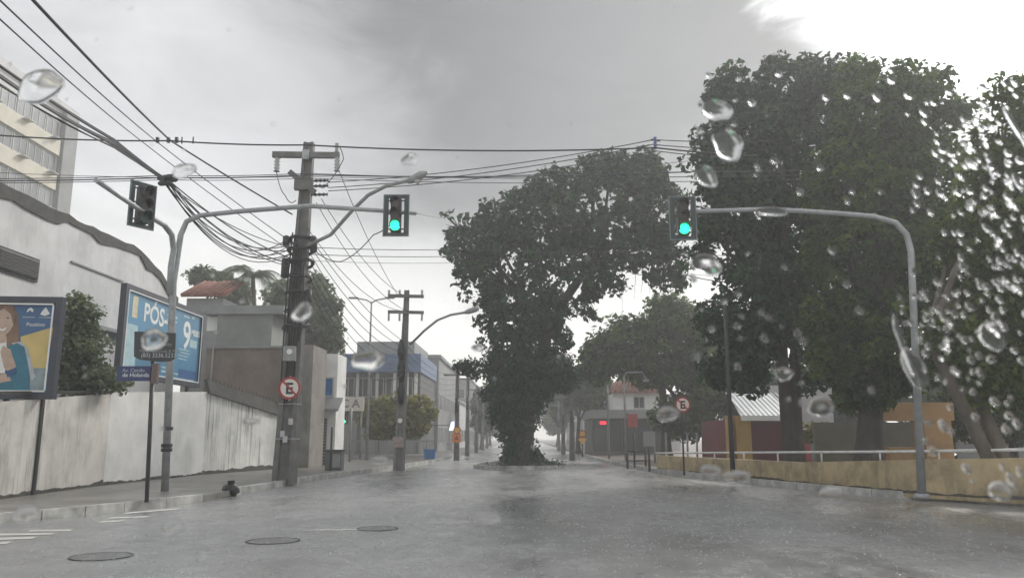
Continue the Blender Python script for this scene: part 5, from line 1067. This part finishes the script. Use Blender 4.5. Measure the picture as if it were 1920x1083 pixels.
# ------------------------------------------------------------------ rain haze: one closed box of air
def haze_material():
    m = bpy.data.materials.new('rain_haze'); m.use_nodes = True; t = m.node_tree; t.nodes.clear()
    o = t.nodes.new('ShaderNodeOutputMaterial'); v = t.nodes.new('ShaderNodeVolumePrincipled')
    v.inputs['Color'].default_value = (.98, .985, .99, 1); v.inputs['Density'].default_value = 0.0028; v.inputs['Anisotropy'].default_value = 0.5
    t.links.new(v.outputs[0], o.inputs['Volume']); return m
m = MB(); m.box((0, 320, 17.5), (620, 800, 37)); hz_ = m.build('haze', haze_material()); struct(hz_, 'stuff'); hz_['label'] = 'pale rain haze filling the street'; hz_['category'] = 'haze'

# ------------------------------------------------------------------ rain striking the road: tiny crowns of spray
rng = np.random.default_rng(77); vs_, fs_ = [], []
for _ in range(9000):
    y = 6.6+32*rng.random()**1.1; x = rng.uniform(-.62, .62)*y+.2
    if not (-6.2 < x < 9): continue
    if y > 30 and abs(x) > 5: continue
    hgt = rng.uniform(.006, .026)
    for j in range(3):
        a = rng.random()*6.28; r0 = rng.uniform(.0, .016); bx, by = x+r0*math.cos(a), y+r0*math.sin(a); tx, ty = bx+rng.normal()*.01, by+rng.normal()*.01; w0 = .0025+.0025*rng.random(); k0 = len(vs_); z0 = .006
        vs_ += [(bx-w0, by-w0, z0), (bx+w0, by-w0, z0), (bx, by+w0, z0), (tx, ty, z0+hgt*rng.uniform(.4, 1))]
        fs_ += [(k0, k0+1, k0+3), (k0+1, k0+2, k0+3), (k0+2, k0, k0+3)]
me = bpy.data.meshes.new('rain_splashes'); me.from_pydata(vs_, [], fs_); me.materials.append(pmat('spray', (.55, .57, .58), .25, .05)); o = bpy.data.objects.new('rain_splashes', me); C.objects.link(o); struct(o, 'stuff'); o['label'] = 'tiny splashes of rain striking the wet road'; o['category'] = 'splashes'

# ------------------------------------------------------------------ rain drops clinging to the raked windscreen of the car one looks out of
WN = Vector((0, -.90, .43)).normalized(); WP = Vector((0, .72, 1.35))       # plane of the glass
def on_glass(u, v):
    d = ray(u, v); return CAM+d*((WP-CAM).dot(WN)/d.dot(WN))
WX = Vector((1, 0, 0)); WY = WN.cross(WX)*1.0
water = bpy.data.materials.new('rain_water'); water.use_nodes = True; wt = water.node_tree; wt.nodes.clear(); g_ = wt.nodes.new('ShaderNodeBsdfGlass'); g_.inputs['IOR'].default_value = 1.33; g_.inputs['Roughness'].default_value = 0.0; g_.inputs['Color'].default_value = (1, 1, 1, 1); wo = wt.nodes.new('ShaderNodeOutputMaterial'); wt.links.new(g_.outputs[0], wo.inputs[0])
rnd = random.Random(99)
def drop(mb, u, v, ru, rv, thick=.22, wob=.2):
    """low domed drop, flat side on the glass, dome outwards"""
    c = on_glass(u, v); dist = (c-CAM).length; a = ru/FPX*dist; k_ = abs(ray(u, v).normalized().dot(WN)); b = rv/FPX*dist/max(.25, k_)
    nseg, nr_ = 20, 6; ph = [rnd.uniform(0, 6.28) for _ in range(3)]; out = -WN if (CAM-c).dot(WN) > 0 else WN
    vs = []; hh = thick*min(a, b)
    for i in range(nr_):
        q = math.cos(math.pi/2*i/nr_); z = math.sin(math.pi/2*i/nr_)**.8*hh
        for j in range(nseg):
            t_ = 2*math.pi*j/nseg; r = 1+wob*(.5*math.sin(2*t_+ph[0])+.3*math.sin(3*t_+ph[1])+.2*math.sin(5*t_+ph[2])); vs.append(c+WX*(a*r*q*math.cos(t_))+WY*(b*r*q*math.sin(t_))+out*z)
    vs.append(c+out*hh); n = nseg
    fs = [(i*n+j, i*n+(j+1) % n, (i+1)*n+(j+1) % n, (i+1)*n+j) for i in range(nr_-1) for j in range(n)]+[((nr_-1)*n+j, (nr_-1)*n+(j+1) % n, nr_*n) for j in range(n)]
    mb.add(vs, fs, True); mb.f.append([len(mb.v)-len(vs)+j for j in range(n)][::-1]); mb.sm.append(False)
m = MB()
for dr in ((75, 162, 34, 24), (690, 674, 30, 20), (1325, 495, 26, 21), (1540, 762, 24, 16), (288, 636, 24, 16), (1332, 880, 19, 9), (1382, 892, 25, 10), (910, 970, 28, 10), (48, 962, 24, 10), (712, 862, 14, 7), (566, 584, 18, 17), (768, 300, 16, 11), (1715, 690, 18, 34), (1560, 925, 20, 10), (376, 1042, 9, 8), (320, 985, 14, 12), (345, 320, 22, 11), (1252, 775, 20, 14), (1448, 396, 26, 8), (1365, 270, 30, 26), (1345, 205, 26, 20), (1325, 330, 18, 22), (1860, 630, 20, 22), (1875, 920, 20, 12), (1470, 700, 16, 12), (470, 790, 14, 7), (895, 652, 11, 6)):
    drop(m, *dr)
for _ in range(230):                       # dense small ones near the edge of the glass
    cu, cv = rnd.choice(((1830, 240), (1880, 330), (1850, 420), (1800, 350), (1760, 580), (1780, 660), (1860, 560), (1900, 470))); q = rnd.uniform(2.5, 6); drop(m, cu+rnd.gauss(0, 38), cv+rnd.gauss(0, 45), q, q, thick=.3)
for u, v, L2 in ((1690, 640, 40), (1905, 240, 30)): drop(m, u, v, rnd.uniform(6, 10), L2, thick=.35, wob=.45)
for _ in range(70):                       # the thick of them, where no wiper reaches
    u = 1700+220*rnd.random()**.8; v = 150+800*rnd.random()
    drop(m, u, v, *(lambda q: (q, q*rnd.uniform(.7, 1.3)))(rnd.uniform(3, 8)))
for _ in range(55):
    u = rnd.uniform(1290, 1720); v = rnd.uniform(110, 760); q = rnd.uniform(3, 7); drop(m, u, v, q, q)
for _ in range(45): u = rnd.uniform(0, 1300); v = rnd.uniform(0, 1083); q = rnd.uniform(2, 5); drop(m, u, v, q, q*.8, thick=.09)
o = m.build('rain_drops', water, org=WP); struct(o, 'stuff'); o['label'] = 'clear rain drops clinging to the windscreen'; o['category'] = 'rain drops'
